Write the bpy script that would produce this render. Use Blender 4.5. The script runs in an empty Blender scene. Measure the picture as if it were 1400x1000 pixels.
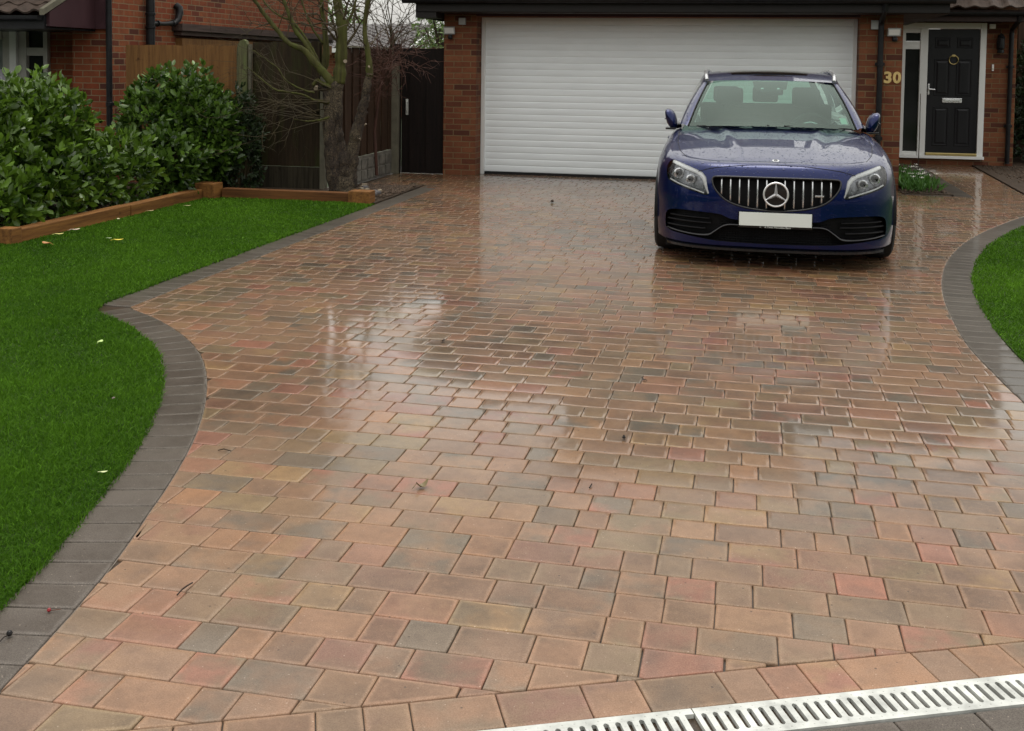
import bpy, bmesh, math, random
import numpy as np
from mathutils import Vector, Matrix, geometry
from mathutils.bvhtree import BVHTree
rnd = random.Random(7)
RN = np.random.default_rng(11)
rad = math.radians
SC = bpy.context.scene
COL = SC.collection

# ------------------------------------------------------------------ camera
FPX, PX0, PY0, HOR = 1510.0, 700.0, 172.0, 88.0
YAW, ROLL = rad(12.0), 0.0128
PITCH = math.atan((PY0 - HOR) / FPX)
CAM = np.array([3.47, -14.34, 1.47])
fw = np.array([-math.sin(YAW) * math.cos(PITCH), math.cos(YAW) * math.cos(PITCH), -math.sin(PITCH)])
r0 = np.array([math.cos(YAW), math.sin(YAW), 0.0])
u0 = np.cross(r0, fw)
rt = r0 * math.cos(ROLL) + u0 * math.sin(ROLL)
up = np.cross(rt, fw)
cam = bpy.data.cameras.new('camera')
cam.sensor_width = 36.0
cam.lens = 36.0 * FPX / 1400.0
cam.shift_y = -(500.0 - PY0) / 1400.0
cam.clip_start = 0.05
cam.clip_end = 2000
co = bpy.data.objects.new('camera', cam)
COL.objects.link(co)
M = Matrix(((rt[0], up[0], -fw[0]), (rt[1], up[1], -fw[1]), (rt[2], up[2], -fw[2]))).to_4x4()
M.translation = Vector(CAM)
co.matrix_world = M
SC.camera = co

# ------------------------------------------------------------------ sky, sun, exposure
SUN_EL, SUN_ROT, SKYK = rad(80), rad(-20), 3.1
w = bpy.data.worlds.new('World')
SC.world = w
w.use_nodes = True
nt = w.node_tree
bg = nt.nodes['Background']
sky = nt.nodes.new('ShaderNodeTexSky')
sky.sky_type = 'NISHITA'
sky.sun_disc = False
sky.sun_elevation = SUN_EL
sky.sun_rotation = SUN_ROT
sky.dust_density = 7.0
sky.air_density = 1.0
hs = nt.nodes.new('ShaderNodeHueSaturation')
hs.inputs['Saturation'].default_value = 0.16
nt.links.new(sky.outputs[0], hs.inputs['Color'])
gm = nt.nodes.new('ShaderNodeGamma')            # thick cloud evens out the clear sky's gradient
gm.inputs['Gamma'].default_value = 0.42
nt.links.new(hs.outputs[0], gm.inputs['Color'])
ml = nt.nodes.new('ShaderNodeMix')
ml.data_type = 'RGBA'
ml.blend_type = 'MULTIPLY'
ml.inputs[0].default_value = 1.0
ml.inputs[7].default_value = (SKYK, SKYK * 0.985, SKYK * 0.935, 1)
nt.links.new(gm.outputs[0], ml.inputs[6])
nt.links.new(ml.outputs[2], bg.inputs['Color'])
bg.inputs['Strength'].default_value = 0.15
sun = bpy.data.lights.new('sun', 'SUN')
sun.energy = 0.5
sun.angle = rad(25)
sun.color = (1.0, 0.97, 0.92)
so = bpy.data.objects.new('sun', sun)
COL.objects.link(so)
# direction towards the sun (Nishita rotation is measured clockwise from +Y)
sd = Vector((math.sin(SUN_ROT) * math.cos(SUN_EL), math.cos(SUN_ROT) * math.cos(SUN_EL), math.sin(SUN_EL)))
so.rotation_euler = sd.to_track_quat('Z', 'Y').to_euler()
SC.view_settings.view_transform = 'Standard'
SC.view_settings.look = 'None'
SC.view_settings.gamma = 1
SC.view_settings.exposure = 0.72
SC.cycles.max_bounces = 8
SC.cycles.transparent_max_bounces = 16


# ------------------------------------------------------------------ helpers
def ray(x, y):
    return fw + rt * ((x - PX0) / FPX) - up * ((y - PY0) / FPX)


def onY(x, y, Y):
    d = ray(x, y)
    return tuple(CAM + d * ((Y - CAM[1]) / d[1]))


def tag(o, label=None, cat=None, group=None, kind=None):
    if label: o['label'] = label
    if cat: o['category'] = cat
    if group: o['group'] = group
    if kind: o['kind'] = kind
    return o


def empty(name, loc, label=None, cat=None, group=None, rz=0.0):
    o = bpy.data.objects.new(name, None)
    COL.objects.link(o)
    o.location = loc
    o.rotation_euler = (0, 0, rz)
    o.empty_display_size = 0.2
    return tag(o, label, cat, group)


class MB:
    def __init__(s):
        s.v, s.f, s.m = [], [], []
        s.sm = False

    def add(s, vs, fs, mi=0):
        b = len(s.v)
        s.v += [tuple(map(float, q)) for q in vs]
        s.f += [tuple(i + b for i in q) for q in fs]
        s.m += [mi] * len(fs)
        return s

    def box(s, x0, x1, y0, y1, z0, z1, mi=0, bev=0.0, rz=0.0, c=None):
        if bev > 0:
            bm = bmesh.new()
            bmesh.ops.create_cube(bm, size=1)
            for q in bm.verts:
                q.co = Vector(((x0 + x1) / 2 + q.co.x * (x1 - x0), (y0 + y1) / 2 + q.co.y * (y1 - y0), (z0 + z1) / 2 + q.co.z * (z1 - z0)))
            bmesh.ops.bevel(bm, geom=bm.edges[:], offset=bev, segments=2, affect='EDGES', profile=0.6)
            vs = [tuple(q.co) for q in bm.verts]
            bm.verts.index_update()
            fs = [[q.index for q in f.verts] for f in bm.faces]
            bm.free()
        else:
            vs = [(x, y, z) for x in (x0, x1) for y in (y0, y1) for z in (z0, z1)]
            fs = [(0, 1, 3, 2), (4, 6, 7, 5), (0, 4, 5, 1), (2, 3, 7, 6), (0, 2, 6, 4), (1, 5, 7, 3)]
        if rz:
            c = c or ((x0 + x1) / 2, (y0 + y1) / 2)
            cs, sn = math.cos(rz), math.sin(rz)
            vs = [(c[0] + (a - c[0]) * cs - (b - c[1]) * sn, c[1] + (a - c[0]) * sn + (b - c[1]) * cs, d) for a, b, d in vs]
        return s.add(vs, fs, mi)

    def hexa(s, bot, top, mi=0):
        return s.add(list(bot) + list(top), [(3, 2, 1, 0), (4, 5, 6, 7), (0, 1, 5, 4), (1, 2, 6, 5), (2, 3, 7, 6), (3, 0, 4, 7)], mi)

    def tube(s, pts, r, n=8, mi=0, cap=True, closed=False):
        pts = [Vector(p) for p in pts]
        k = len(pts)
        rs = r if isinstance(r, (list, tuple)) else [r] * k
        vs, fs = [], []
        nrm = None
        for i, p in enumerate(pts):
            if closed:
                t = pts[(i + 1) % k] - pts[i - 1]
            else:
                t = pts[min(i + 1, k - 1)] - pts[max(i - 1, 0)]
            t = t.normalized() if t.length > 1e-9 else Vector((0, 0, 1))
            if nrm is None:
                a = Vector((0, 0, 1)) if abs(t.z) < 0.9 else Vector((1, 0, 0))
                nrm = t.cross(a).normalized()
            nrm = (nrm - t * nrm.dot(t)).normalized()
            bn = t.cross(nrm)
            for j in range(n):
                a = 2 * math.pi * j / n
                vs.append(tuple(p + (nrm * math.cos(a) + bn * math.sin(a)) * rs[i]))
        for i in range(k if closed else k - 1):
            for j in range(n):
                a, b = i * n + j, i * n + (j + 1) % n
                c, d = ((i + 1) % k) * n + (j + 1) % n, ((i + 1) % k) * n + j
                fs.append((a, b, c, d))
        if cap and not closed:
            fs.append(tuple(range(n - 1, -1, -1)))
            fs.append(tuple((k - 1) * n + j for j in range(n)))
        return s.add(vs, fs, mi)

    def lathe(s, prof, c, axis='z', n=24, mi=0):
        """prof: list of (radius, height along axis)"""
        vs, fs = [], []
        for r, h in prof:
            for j in range(n):
                a = 2 * math.pi * j / n
                x, y = r * math.cos(a), r * math.sin(a)
                vs.append({'z': (c[0] + x, c[1] + y, c[2] + h), 'y': (c[0] + x, c[1] + h, c[2] + y), 'x': (c[0] + h, c[1] + x, c[2] + y)}[axis])
        for i in range(len(prof) - 1):
            for j in range(n):
                fs.append((i * n + j, i * n + (j + 1) % n, (i + 1) * n + (j + 1) % n, (i + 1) * n + j))
        fs.append(tuple(range(n)))
        fs.append(tuple((len(prof) - 1) * n + j for j in range(n)))
        return s.add(vs, fs, mi)

    def prism(s, poly, y0, y1, mi=0, axis='y'):
        n = len(poly)
        if axis == 'y':
            vs = [(a, y0, b) for a, b in poly] + [(a, y1, b) for a, b in poly]
        elif axis == 'x':
            vs = [(y0, a, b) for a, b in poly] + [(y1, a, b) for a, b in poly]
        else:
            vs = [(a, b, y0) for a, b in poly] + [(a, b, y1) for a, b in poly]
        fs = [tuple(range(n)), tuple(range(2 * n - 1, n - 1, -1))] + [(i, i + n, (i + 1) % n + n, (i + 1) % n) for i in range(n)]
        return s.add(vs, fs, mi)

    def grid(s, P, mi=0, flip=False):
        """P[i][j] -> points"""
        a, b = len(P), len(P[0])
        vs = [p for row in P for p in row]
        fs = []
        for i in range(a - 1):
            for j in range(b - 1):
                q = (i * b + j, i * b + j + 1, (i + 1) * b + j + 1, (i + 1) * b + j)
                fs.append(q[::-1] if flip else q)
        return s.add(vs, fs, mi)

    def build(s, name, mats, parent=None, smooth=False, org=None, label=None, recalc=True, auto=None):
        me = bpy.data.meshes.new(name)
        o = bpy.data.objects.new(name, me)
        vs = s.v
        if parent is not None and org is None:
            org = ORG.get(parent.name, (0, 0, 0))
        if org is not None:
            vs = [(a - org[0], b - org[1], c - org[2]) for a, b, c in vs]
        me.from_pydata(vs, [], s.f)
        for m in (mats if isinstance(mats, (list, tuple)) else [mats]):
            me.materials.append(m)
        me.polygons.foreach_set('material_index', s.m)
        if recalc:
            bm = bmesh.new()
            bm.from_mesh(me)
            bmesh.ops.recalc_face_normals(bm, faces=bm.faces[:])
            bm.to_mesh(me)
            bm.free()
        if smooth:
            me.polygons.foreach_set('use_smooth', [True] * len(me.polygons))
            if auto:
                me.set_sharp_from_angle(angle=rad(auto))
        COL.objects.link(o)
        if parent is not None:
            o.parent = parent
            ORG[o.name] = org
        else:
            if org is not None:
                o.location = org
        if label: o['label'] = label
        return o


ORG = {}


def root(name, loc, label, cat, group=None, rz=0.0, local=False):
    o = empty(name, loc, label, cat, group, rz)
    ORG[o.name] = (0, 0, 0) if local else tuple(loc)
    return o


def raw_mesh(name, V, F, mats, parent=None, mi=None, smooth=False):
    me = bpy.data.meshes.new(name)
    V = np.asarray(V, dtype=np.float32)
    F = np.asarray(F, dtype=np.int32)
    k = F.shape[1]
    me.vertices.add(len(V))
    me.vertices.foreach_set('co', V.ravel())
    me.loops.add(F.size)
    me.loops.foreach_set('vertex_index', F.ravel())
    me.polygons.add(len(F))
    me.polygons.foreach_set('loop_start', np.arange(0, F.size, k, dtype=np.int32))
    me.polygons.foreach_set('loop_total', np.full(len(F), k, dtype=np.int32))
    for m in (mats if isinstance(mats, (list, tuple)) else [mats]):
        me.materials.append(m)
    if mi is not None:
        me.polygons.foreach_set('material_index', np.asarray(mi, dtype=np.int32))
    if smooth:
        me.polygons.foreach_set('use_smooth', np.ones(len(F), dtype=bool))
    me.update(calc_edges=True)
    o = bpy.data.objects.new(name, me)
    COL.objects.link(o)
    if parent is not None:
        o.parent = parent
        og = ORG.get(parent.name, (0, 0, 0))
        V2 = V - np.array(og, dtype=np.float32)
        me.vertices.foreach_set('co', V2.ravel())
        ORG[o.name] = og
    return o


def smoothline(pts, n):
    """Catmull-Rom through pts, resampled evenly to n points"""
    P = np.array(pts, dtype=float)
    Q = np.vstack([2 * P[0] - P[1], P, 2 * P[-1] - P[-2]])
    out = []
    for i in range(1, len(Q) - 2):
        for t in np.linspace(0, 1, 24, endpoint=False):
            a, b, c, d = Q[i - 1], Q[i], Q[i + 1], Q[i + 2]
            out.append(0.5 * ((2 * b) + (-a + c) * t + (2 * a - 5 * b + 4 * c - d) * t * t + (-a + 3 * b - 3 * c + d) * t ** 3))
    out.append(P[-1])
    out = np.array(out)
    L = np.concatenate([[0], np.cumsum(np.linalg.norm(np.diff(out, axis=0), axis=1))])
    s = np.linspace(0, L[-1], n)
    return np.stack([np.interp(s, L, out[:, k]) for k in range(P.shape[1])], 1)


# ------------------------------------------------------------------ materials
class NT:
    def __init__(s, name):
        s.m = bpy.data.materials.new(name)
        s.m.use_nodes = True
        s.t = s.m.node_tree
        s.b = s.t.nodes['Principled BSDF']
        s.out = s.t.nodes['Material Output']

    def n(s, typ, **kw):
        nd = s.t.nodes.new('ShaderNode' + typ)
        for k, v in kw.items():
            setattr(nd, k, v)
        return nd

    def l(s, a, b):
        s.t.links.new(a, b)

    def obj(s):
        return s.n('TexCoord').outputs['Object']

    def noise(s, scale, detail=3, rough=0.6, vec=None, sc3=None, dim='3D'):
        nd = s.n('TexNoise')
        nd.inputs['Scale'].default_value = scale
        nd.inputs['Detail'].default_value = detail
        nd.inputs['Roughness'].default_value = rough
        v = vec if vec is not None else s.obj()
        if sc3:
            mp = s.n('Mapping')
            mp.inputs['Scale'].default_value = sc3
            s.l(v, mp.inputs['Vector'])
            v = mp.outputs[0]
        s.l(v, nd.inputs['Vector'])
        return nd.outputs['Fac']

    def ramp(s, fac, stops):
        r = s.n('ValToRGB')
        e = r.color_ramp.elements
        while len(e) < len(stops):
            e.new(0.5)
        for i, (p, c) in enumerate(stops):
            e[i].position = p
            e[i].color = c if len(c) == 4 else (*c, 1)
        s.l(fac, r.inputs['Fac'])
        return r.outputs['Color']

    def rng(s, fac, a, b, c, d):
        r = s.n('MapRange')
        for k, v in zip(('From Min', 'From Max', 'To Min', 'To Max'), (a, b, c, d)):
            r.inputs[k].default_value = v
        s.l(fac, r.inputs['Value'])
        return r.outputs[0]

    def mix(s, fac, a, b, mode='MIX'):
        x = s.n('Mix', data_type='RGBA', blend_type=mode)
        for inp, v in ((x.inputs[0], fac), (x.inputs[6], a), (x.inputs[7], b)):
            if hasattr(v, 'links'):
                s.l(v, inp)
            elif isinstance(v, (int, float)):
                inp.default_value = v
            else:
                inp.default_value = (*v, 1) if len(v) == 3 else v
        return x.outputs[2]

    def math(s, op, a, b=0.0):
        x = s.n('Math', operation=op)
        for inp, v in ((x.inputs[0], a), (x.inputs[1], b)):
            if hasattr(v, 'links'):
                s.l(v, inp)
            else:
                inp.default_value = v
        return x.outputs[0]

    def bump(s, h, strength=0.5, dist=0.002, normal=None):
        b = s.n('Bump')
        b.inputs['Strength'].default_value = strength
        b.inputs['Distance'].default_value = dist
        s.l(h, b.inputs['Height'])
        if normal is not None:
            s.l(normal, b.inputs['Normal'])
        s.l(b.outputs[0], s.b.inputs['Normal'])
        return b.outputs[0]

    def set(s, **kw):
        for k, v in kw.items():
            i = s.b.inputs[k.replace('_', ' ')]
            if hasattr(v, 'links'):
                s.l(v, i)
            else:
                i.default_value = (*v, 1) if isinstance(v, tuple) and len(v) == 3 else v
        return s


def mat(name, col, rough=0.5, var=0.15, scale=8.0, metal=0.0, bump=0.0, bscale=60.0, bdist=0.002, coat=0.0, crough=0.05, sc3=None, spec=0.4):
    t = NT(name)
    t.set(Specular_IOR_Level=spec if max(col) > 0.06 else min(spec, 0.22))
    f = t.noise(scale, 4, 0.6, sc3=sc3)
    lo = tuple(c * (1 - var) for c in col)
    hi = tuple(min(1, c * (1 + var)) for c in col)
    t.set(Base_Color=t.ramp(f, [(0.3, lo), (0.7, hi)]), Metallic=metal, Coat_Weight=coat, Coat_Roughness=crough)
    t.set(Roughness=t.rng(f, 0.3, 0.7, rough * 0.85, min(1, rough * 1.15)))
    if bump:
        t.bump(t.noise(bscale, 4, 0.6, sc3=sc3), bump, bdist)
    return t.m


def brick_mat(name, c1, c2, c3, mortar, off=(0, 0), dirt=0.0):
    t = NT(name)
    geo = t.n('TexCoord')
    sep = t.n('SeparateXYZ')
    t.l(geo.outputs['Object'], sep.inputs[0])
    u = t.math('ADD', t.math('ADD', sep.outputs[0], sep.outputs[1]), off[0])
    cmb = t.n('CombineXYZ')
    t.l(u, cmb.inputs[0])
    t.l(t.math('ADD', sep.outputs[2], off[1]), cmb.inputs[1])
    br = t.n('TexBrick')
    br.offset = 0.5
    br.inputs['Scale'].default_value = 1.0
    br.inputs['Brick Width'].default_value = 0.225
    br.inputs['Row Height'].default_value = 0.075
    br.inputs['Mortar Size'].default_value = 0.0065
    br.inputs['Mortar Smooth'].default_value = 0.25
    br.inputs['Bias'].default_value = 0.0
    br.inputs['Color1'].default_value = (0, 0, 0, 1)
    br.inputs['Color2'].default_value = (1, 1, 1, 1)
    br.inputs['Mortar'].default_value = (0.5, 0.5, 0.5, 1)
    wob = t.n('VectorMath', operation='ADD')
    nz = t.n('TexNoise')
    nz.inputs['Scale'].default_value = 14.0
    t.l(cmb.outputs[0], nz.inputs['Vector'])
    sub = t.n('VectorMath', operation='SCALE')
    t.l(nz.outputs['Color'], sub.inputs[0])
    sub.inputs['Scale'].default_value = 0.006
    t.l(cmb.outputs[0], wob.inputs[0])
    t.l(sub.outputs[0], wob.inputs[1])
    t.l(wob.outputs[0], br.inputs['Vector'])
    per = br.outputs['Color']
    base = t.ramp(per, [(0.0, c3), (0.28, c1), (0.7, c2), (1.0, c1)])
    fine = t.noise(9, 5, 0.7)
    base = t.mix(t.rng(fine, 0.35, 0.75, 0.0, 0.55), base, c3)
    big = t.noise(1.3, 3, 0.6)
    base = t.mix(t.rng(big, 0.4, 0.8, 0.0, 0.35 + dirt), base, tuple(c * 0.55 for c in c1))
    col = t.mix(br.outputs['Fac'], base, mortar)
    t.set(Base_Color=col, Roughness=0.85, Specular_IOR_Level=0.2)
    h = t.math('ADD', t.math('MULTIPLY', br.outputs['Fac'], -1.0), t.math('MULTIPLY', t.noise(120, 4, 0.7), 0.5))
    t.bump(h, 0.7, 0.006)
    return t.m


def wood_mat(name, col, dark, rough=0.7, scale=1.0, axis='z', green=None):
    t = NT(name)
    s3 = {'z': (30, 30, 1.6), 'x': (1.6, 30, 30), 'y': (30, 1.6, 30)}[axis]
    f = t.noise(scale, 6, 0.7, sc3=s3)
    c = t.ramp(f, [(0.3, dark), (0.65, col)])
    if green:
        g = t.noise(3.0, 3, 0.6, sc3=(3, 3, 0.6))
        c = t.mix(t.rng(g, 0.5, 0.7, 0, 0.75), c, green)
    sp = t.noise(14, 2, 0.5)
    c = t.mix(t.rng(sp, 0.68, 0.78, 0, 0.7), c, tuple(x * 0.35 for x in dark))
    t.set(Base_Color=c, Roughness=rough, Specular_IOR_Level=0.18)
    t.bump(f, 0.5, 0.004)
    return t.m


def paver_mat(name, wet=1.0, pale=0.12):
    t = NT(name)
    a1 = t.n('Attribute', attribute_name='ca')
    a2 = t.n('Attribute', attribute_name='cb')
    rn = t.n('Attribute', attribute_name='rn')
    p = t.obj()
    # each block its own patch of the two-colour blend
    sh = t.n('VectorMath', operation='ADD')
    t.l(p, sh.inputs[0])
    sc = t.n('VectorMath', operation='SCALE')
    t.l(rn.outputs['Color'], sc.inputs[0])
    sc.inputs['Scale'].default_value = 40.0
    t.l(sc.outputs[0], sh.inputs[1])
    blend = t.noise(7.0, 3, 0.55, vec=sh.outputs[0])
    c = t.mix(t.rng(blend, 0.40, 0.62, 0, 1), a1.outputs['Color'], a2.outputs['Color'])
    fine = t.noise(260, 3, 0.8, vec=p)
    c = t.mix(t.rng(fine, 0.3, 0.72, 0.0, 1.0), t.mix(0.32, c, (0.03, 0.02, 0.015)), t.mix(0.16, c, (0.8, 0.7, 0.55)))
    # pale chips and dark pits
    vo = t.n('TexVoronoi')
    vo.inputs['Scale'].default_value = 55.0
    t.l(p, vo.inputs['Vector'])
    spots = t.rng(vo.outputs['Distance'], 0.0, 0.13, 1.0, 0.0)
    sel = t.math('GREATER_THAN', vo.outputs['Color'], 0.62)
    c = t.mix(t.math('MULTIPLY', t.math('MULTIPLY', spots, sel), 0.6), c, (0.65, 0.55, 0.42))
    vo2 = t.n('TexVoronoi')
    vo2.inputs['Scale'].default_value = 23.0
    t.l(p, vo2.inputs['Vector'])
    sel2 = t.math('GREATER_THAN', vo2.outputs['Color'], 0.7)
    pits = t.math('MULTIPLY', t.rng(vo2.outputs['Distance'], 0.05, 0.10, 1.0, 0.0), sel2)
    c = t.mix(t.math('MULTIPLY', pits, 0.85), c, (0.035, 0.02, 0.012))
    # block centres tinted darker than the rims, by amounts varying across the paving
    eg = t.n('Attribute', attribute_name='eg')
    centre_mask = t.rng(t.noise(0.6, 2, 0.6, vec=p), 0.36, 0.60, 0.25, 1.0)
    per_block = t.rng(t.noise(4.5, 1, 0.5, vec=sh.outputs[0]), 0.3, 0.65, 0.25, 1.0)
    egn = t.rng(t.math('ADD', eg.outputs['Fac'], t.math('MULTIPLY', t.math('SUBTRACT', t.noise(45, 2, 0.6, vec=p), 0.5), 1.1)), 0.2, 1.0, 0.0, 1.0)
    c = t.mix(t.math('MULTIPLY', t.math('MULTIPLY', egn, centre_mask), per_block), c, t.mix(1.0, c, (0.48, 0.44, 0.40), 'MULTIPLY'))
    mott = t.noise(26, 4, 0.7, vec=sh.outputs[0])
    c = t.mix(t.rng(mott, 0.45, 0.75, 0.0, 0.45), c, t.mix(1.0, c, (0.50, 0.46, 0.44), 'MULTIPLY'))
    # blocks nearer the drain have begun to dry and show paler
    s0 = t.n('SeparateXYZ'); t.l(p, s0.inputs[0])
    dry = t.rng(t.math('ADD', s0.outputs[1], t.math('MULTIPLY', t.noise(1.6, 3, 0.6, vec=p), 1.6)), -11.0, -9.4, 1.0, 0.0)
    c = t.mix(dry, c, t.mix(pale, t.mix(1.0, c, (1.22, 1.22, 1.32), 'MULTIPLY'), (0.40, 0.32, 0.25)))
    # standing water lies in some places and not in others
    big = t.noise(1.1, 3, 0.6, vec=p)
    mid = t.noise(9.0, 3, 0.6, vec=p)
    wetf = t.math('ADD', t.math('MULTIPLY', big, 0.55), t.math('MULTIPLY', mid, 0.45))
    sy = t.n('SeparateXYZ'); t.l(p, sy.inputs[0])
    wetm = t.math('MULTIPLY', t.rng(wetf, 0.36, 0.56, 0.70, 1.0), t.rng(sy.outputs[1], -11.2, -9.6, 0.30, 1.0))   # rain has run off towards the drain
    t.set(Base_Color=c, Roughness=t.rng(fine, 0.3, 0.7, 0.45, 0.6), Specular_IOR_Level=0.15)
    t.set(Coat_Weight=t.math('MULTIPLY', wetm, wet), Coat_IOR=1.36)
    t.set(Coat_Roughness=t.rng(wetf, 0.35, 0.65, 0.11, 0.05))
    h1 = t.math('MULTIPLY', t.noise(170, 3, 0.7, vec=p), 0.6)
    h2 = t.math('ADD', h1, t.math('MULTIPLY', pits, -1.0))
    t.bump(h2, 0.35, 0.0015)
    cb = t.n('Bump')
    cb.inputs['Strength'].default_value = 0.15
    cb.inputs['Distance'].default_value = 0.0004
    rip = t.math('ADD', t.noise(34, 2, 0.5, vec=p, sc3=(1, 2.4, 1)), t.math('MULTIPLY', t.noise(110, 2, 0.5, vec=p), 0.35))
    t.l(rip, cb.inputs['Height'])
    t.l(cb.outputs[0], t.b.inputs['Coat Normal'])
    return t.m


M_brick = brick_mat('house_brick', (0.165, 0.054, 0.026), (0.235, 0.092, 0.042), (0.07, 0.026, 0.018), (0.17, 0.115, 0.06))
M_brick2 = brick_mat('neighbour_brick', (0.24, 0.058, 0.024), (0.27, 0.088, 0.036), (0.075, 0.028, 0.02), (0.22, 0.155, 0.09), (0.07, 0.02))
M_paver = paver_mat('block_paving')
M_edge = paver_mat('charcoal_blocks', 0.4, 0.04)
M_white = mat('white_upvc', (0.74, 0.75, 0.73), 0.35, 0.04, 3, bump=0.05)
M_slat = mat('roller_door_slats', (0.82, 0.86, 0.87), 0.45, 0.04, 2.2, sc3=(1, 1, 7))
M_black = mat('black_plastic', (0.012, 0.012, 0.013), 0.4, 0.3, 10)
M_blackm = mat('black_painted_timber', (0.016, 0.014, 0.013), 0.55, 0.35, 5, bump=0.2, sc3=(1, 8, 8))
M_soffit = mat('dark_brown_boards', (0.03, 0.018, 0.015), 0.6, 0.3, 4)
M_maroon = mat('maroon_cladding', (0.05, 0.022, 0.026), 0.6, 0.2, 3)
M_doorblk = mat('black_door_paint', (0.014, 0.014, 0.016), 0.32, 0.15, 4, bump=0.15, bscale=90, sc3=(1, 1, 0.2))
M_glassd = mat('dark_window_glass', (0.02, 0.022, 0.022), 0.06, 0.2, 2)
M_brass = mat('brass', (0.42, 0.33, 0.14), 0.35, 0.1, 10, metal=1.0)
M_gold = mat('gold_numerals', (0.72, 0.52, 0.22), 0.35, 0.1, 10, metal=0.6)
M_chrome = mat('chrome', (0.75, 0.75, 0.76), 0.28, 0.05, 10, metal=0.7)
M_steel = mat('galvanised_steel', (0.50, 0.51, 0.48), 0.5, 0.32, 11, metal=0.2, bump=0.25, bscale=140)
M_mesh0 = mat('black_channel', (0.008, 0.008, 0.008), 0.7, 0.2, 10, spec=0.1)
M_grey = mat('grey_plastic', (0.35, 0.36, 0.35), 0.5, 0.1, 10)
M_conc = mat('weathered_concrete', (0.13, 0.12, 0.085), 0.85, 0.25, 7, bump=0.4, bscale=70)
M_greyw = mat('grey_window_frame', (0.42, 0.41, 0.37), 0.5, 0.12, 6)
M_soil = mat('dark_soil', (0.045, 0.030, 0.019), 0.8, 0.7, 30, bump=1.0, bscale=45, bdist=0.02)
M_turf = mat('lawn_soil', (0.028, 0.05, 0.010), 0.9, 0.4, 25, bump=0.8, bscale=90, bdist=0.01)
M_tile = mat('brown_roof_tiles', (0.06, 0.043, 0.034), 0.55, 0.45, 9, bump=0.5, bscale=30, bdist=0.01)
M_tileg = mat('grey_roof_tiles', (0.075, 0.068, 0.066), 0.6, 0.35, 9, bump=0.5, bscale=30)
M_render = mat('pale_render', (0.5, 0.47, 0.4), 0.9, 0.1, 4)
M_sleeper = wood_mat('stained_sleeper', (0.25, 0.115, 0.033), (0.075, 0.03, 0.011), 0.6, axis='y')
M_sleeperx = wood_mat('stained_sleeper_across', (0.17, 0.070, 0.022), (0.055, 0.023, 0.009), 0.6, axis='x')
M_newwood = wood_mat('orange_fence_boards', (0.20, 0.10, 0.032), (0.10, 0.045, 0.016))
M_oldwood = wood_mat('dark_weathered_boards', (0.042, 0.027, 0.014), (0.013, 0.009, 0.005), green=(0.036, 0.040, 0.010))
M_brownwood = wood_mat('brown_weathered_boards', (0.060, 0.034, 0.020), (0.020, 0.011, 0.007))
M_gate = wood_mat('near_black_gate_boards', (0.012, 0.007, 0.0055), (0.005, 0.0035, 0.003))
def bark_mat():
    t = NT('flaking_bark')
    p = t.obj()
    f = t.noise(1.0, 6, 0.75, sc3=(26, 26, 5))
    vo = t.n('TexVoronoi', feature='DISTANCE_TO_EDGE')
    mp = t.n('Mapping'); mp.inputs['Scale'].default_value = (24, 24, 6)
    nz = t.n('TexNoise'); nz.inputs['Scale'].default_value = 6
    t.l(p, nz.inputs['Vector'])
    ad = t.mix(0.12, p, nz.outputs['Color'])
    t.l(ad, mp.inputs['Vector']); t.l(mp.outputs[0], vo.inputs['Vector'])
    crack = t.rng(vo.outputs['Distance'], 0.0, 0.16, 0.0, 1.0)
    big = t.noise(3.2, 3, 0.6, sc3=(1.5, 1.5, 0.6))
    c = t.ramp(f, [(0.3, (0.02, 0.012, 0.007)), (0.5, (0.07, 0.045, 0.026)), (0.68, (0.17, 0.12, 0.07))])
    c = t.mix(t.rng(big, 0.48, 0.55, 0, 0.8), c, (0.19, 0.145, 0.085))
    c = t.mix(crack, (0.014, 0.009, 0.006), c)
    t.set(Base_Color=c, Roughness=0.85)
    t.bump(t.math('ADD', t.math('MULTIPLY', crack, 0.8), f), 1.0, 0.03)
    return t.m


M_bark = bark_mat()
M_limb = wood_mat('mossy_branch_bark', (0.085, 0.085, 0.024), (0.03, 0.028, 0.011), 0.8, green=(0.075, 0.09, 0.018))
M_twig = mat('thin_twigs', (0.052, 0.040, 0.020), 0.7, 0.3, 6)
M_twigb = mat('brown_dead_twigs', (0.06, 0.028, 0.02), 0.8, 0.3, 6)
M_cut = mat('pale_cut_wood', (0.26, 0.21, 0.15), 0.7, 0.2, 10)
M_far = mat('far_ground', (0.05, 0.07, 0.03), 0.9, 0.3, 2)
M_tarmac = mat('road_asphalt', (0.05, 0.05, 0.05), 0.45, 0.25, 30)


def joint_mat():
    t = NT('joint_sand')
    f = t.noise(160, 4, 0.8)
    c = t.ramp(f, [(0.3, (0.014, 0.009, 0.006)), (0.64, (0.05, 0.032, 0.018)), (0.75, (0.34, 0.27, 0.18))])
    t.set(Base_Color=c, Roughness=0.4, Coat_Weight=0.2, Coat_Roughness=0.2, Specular_IOR_Level=0.2)
    t.bump(t.noise(300, 2, 0.6), 0.2, 0.002)
    return t.m


M_joint = joint_mat()


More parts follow.
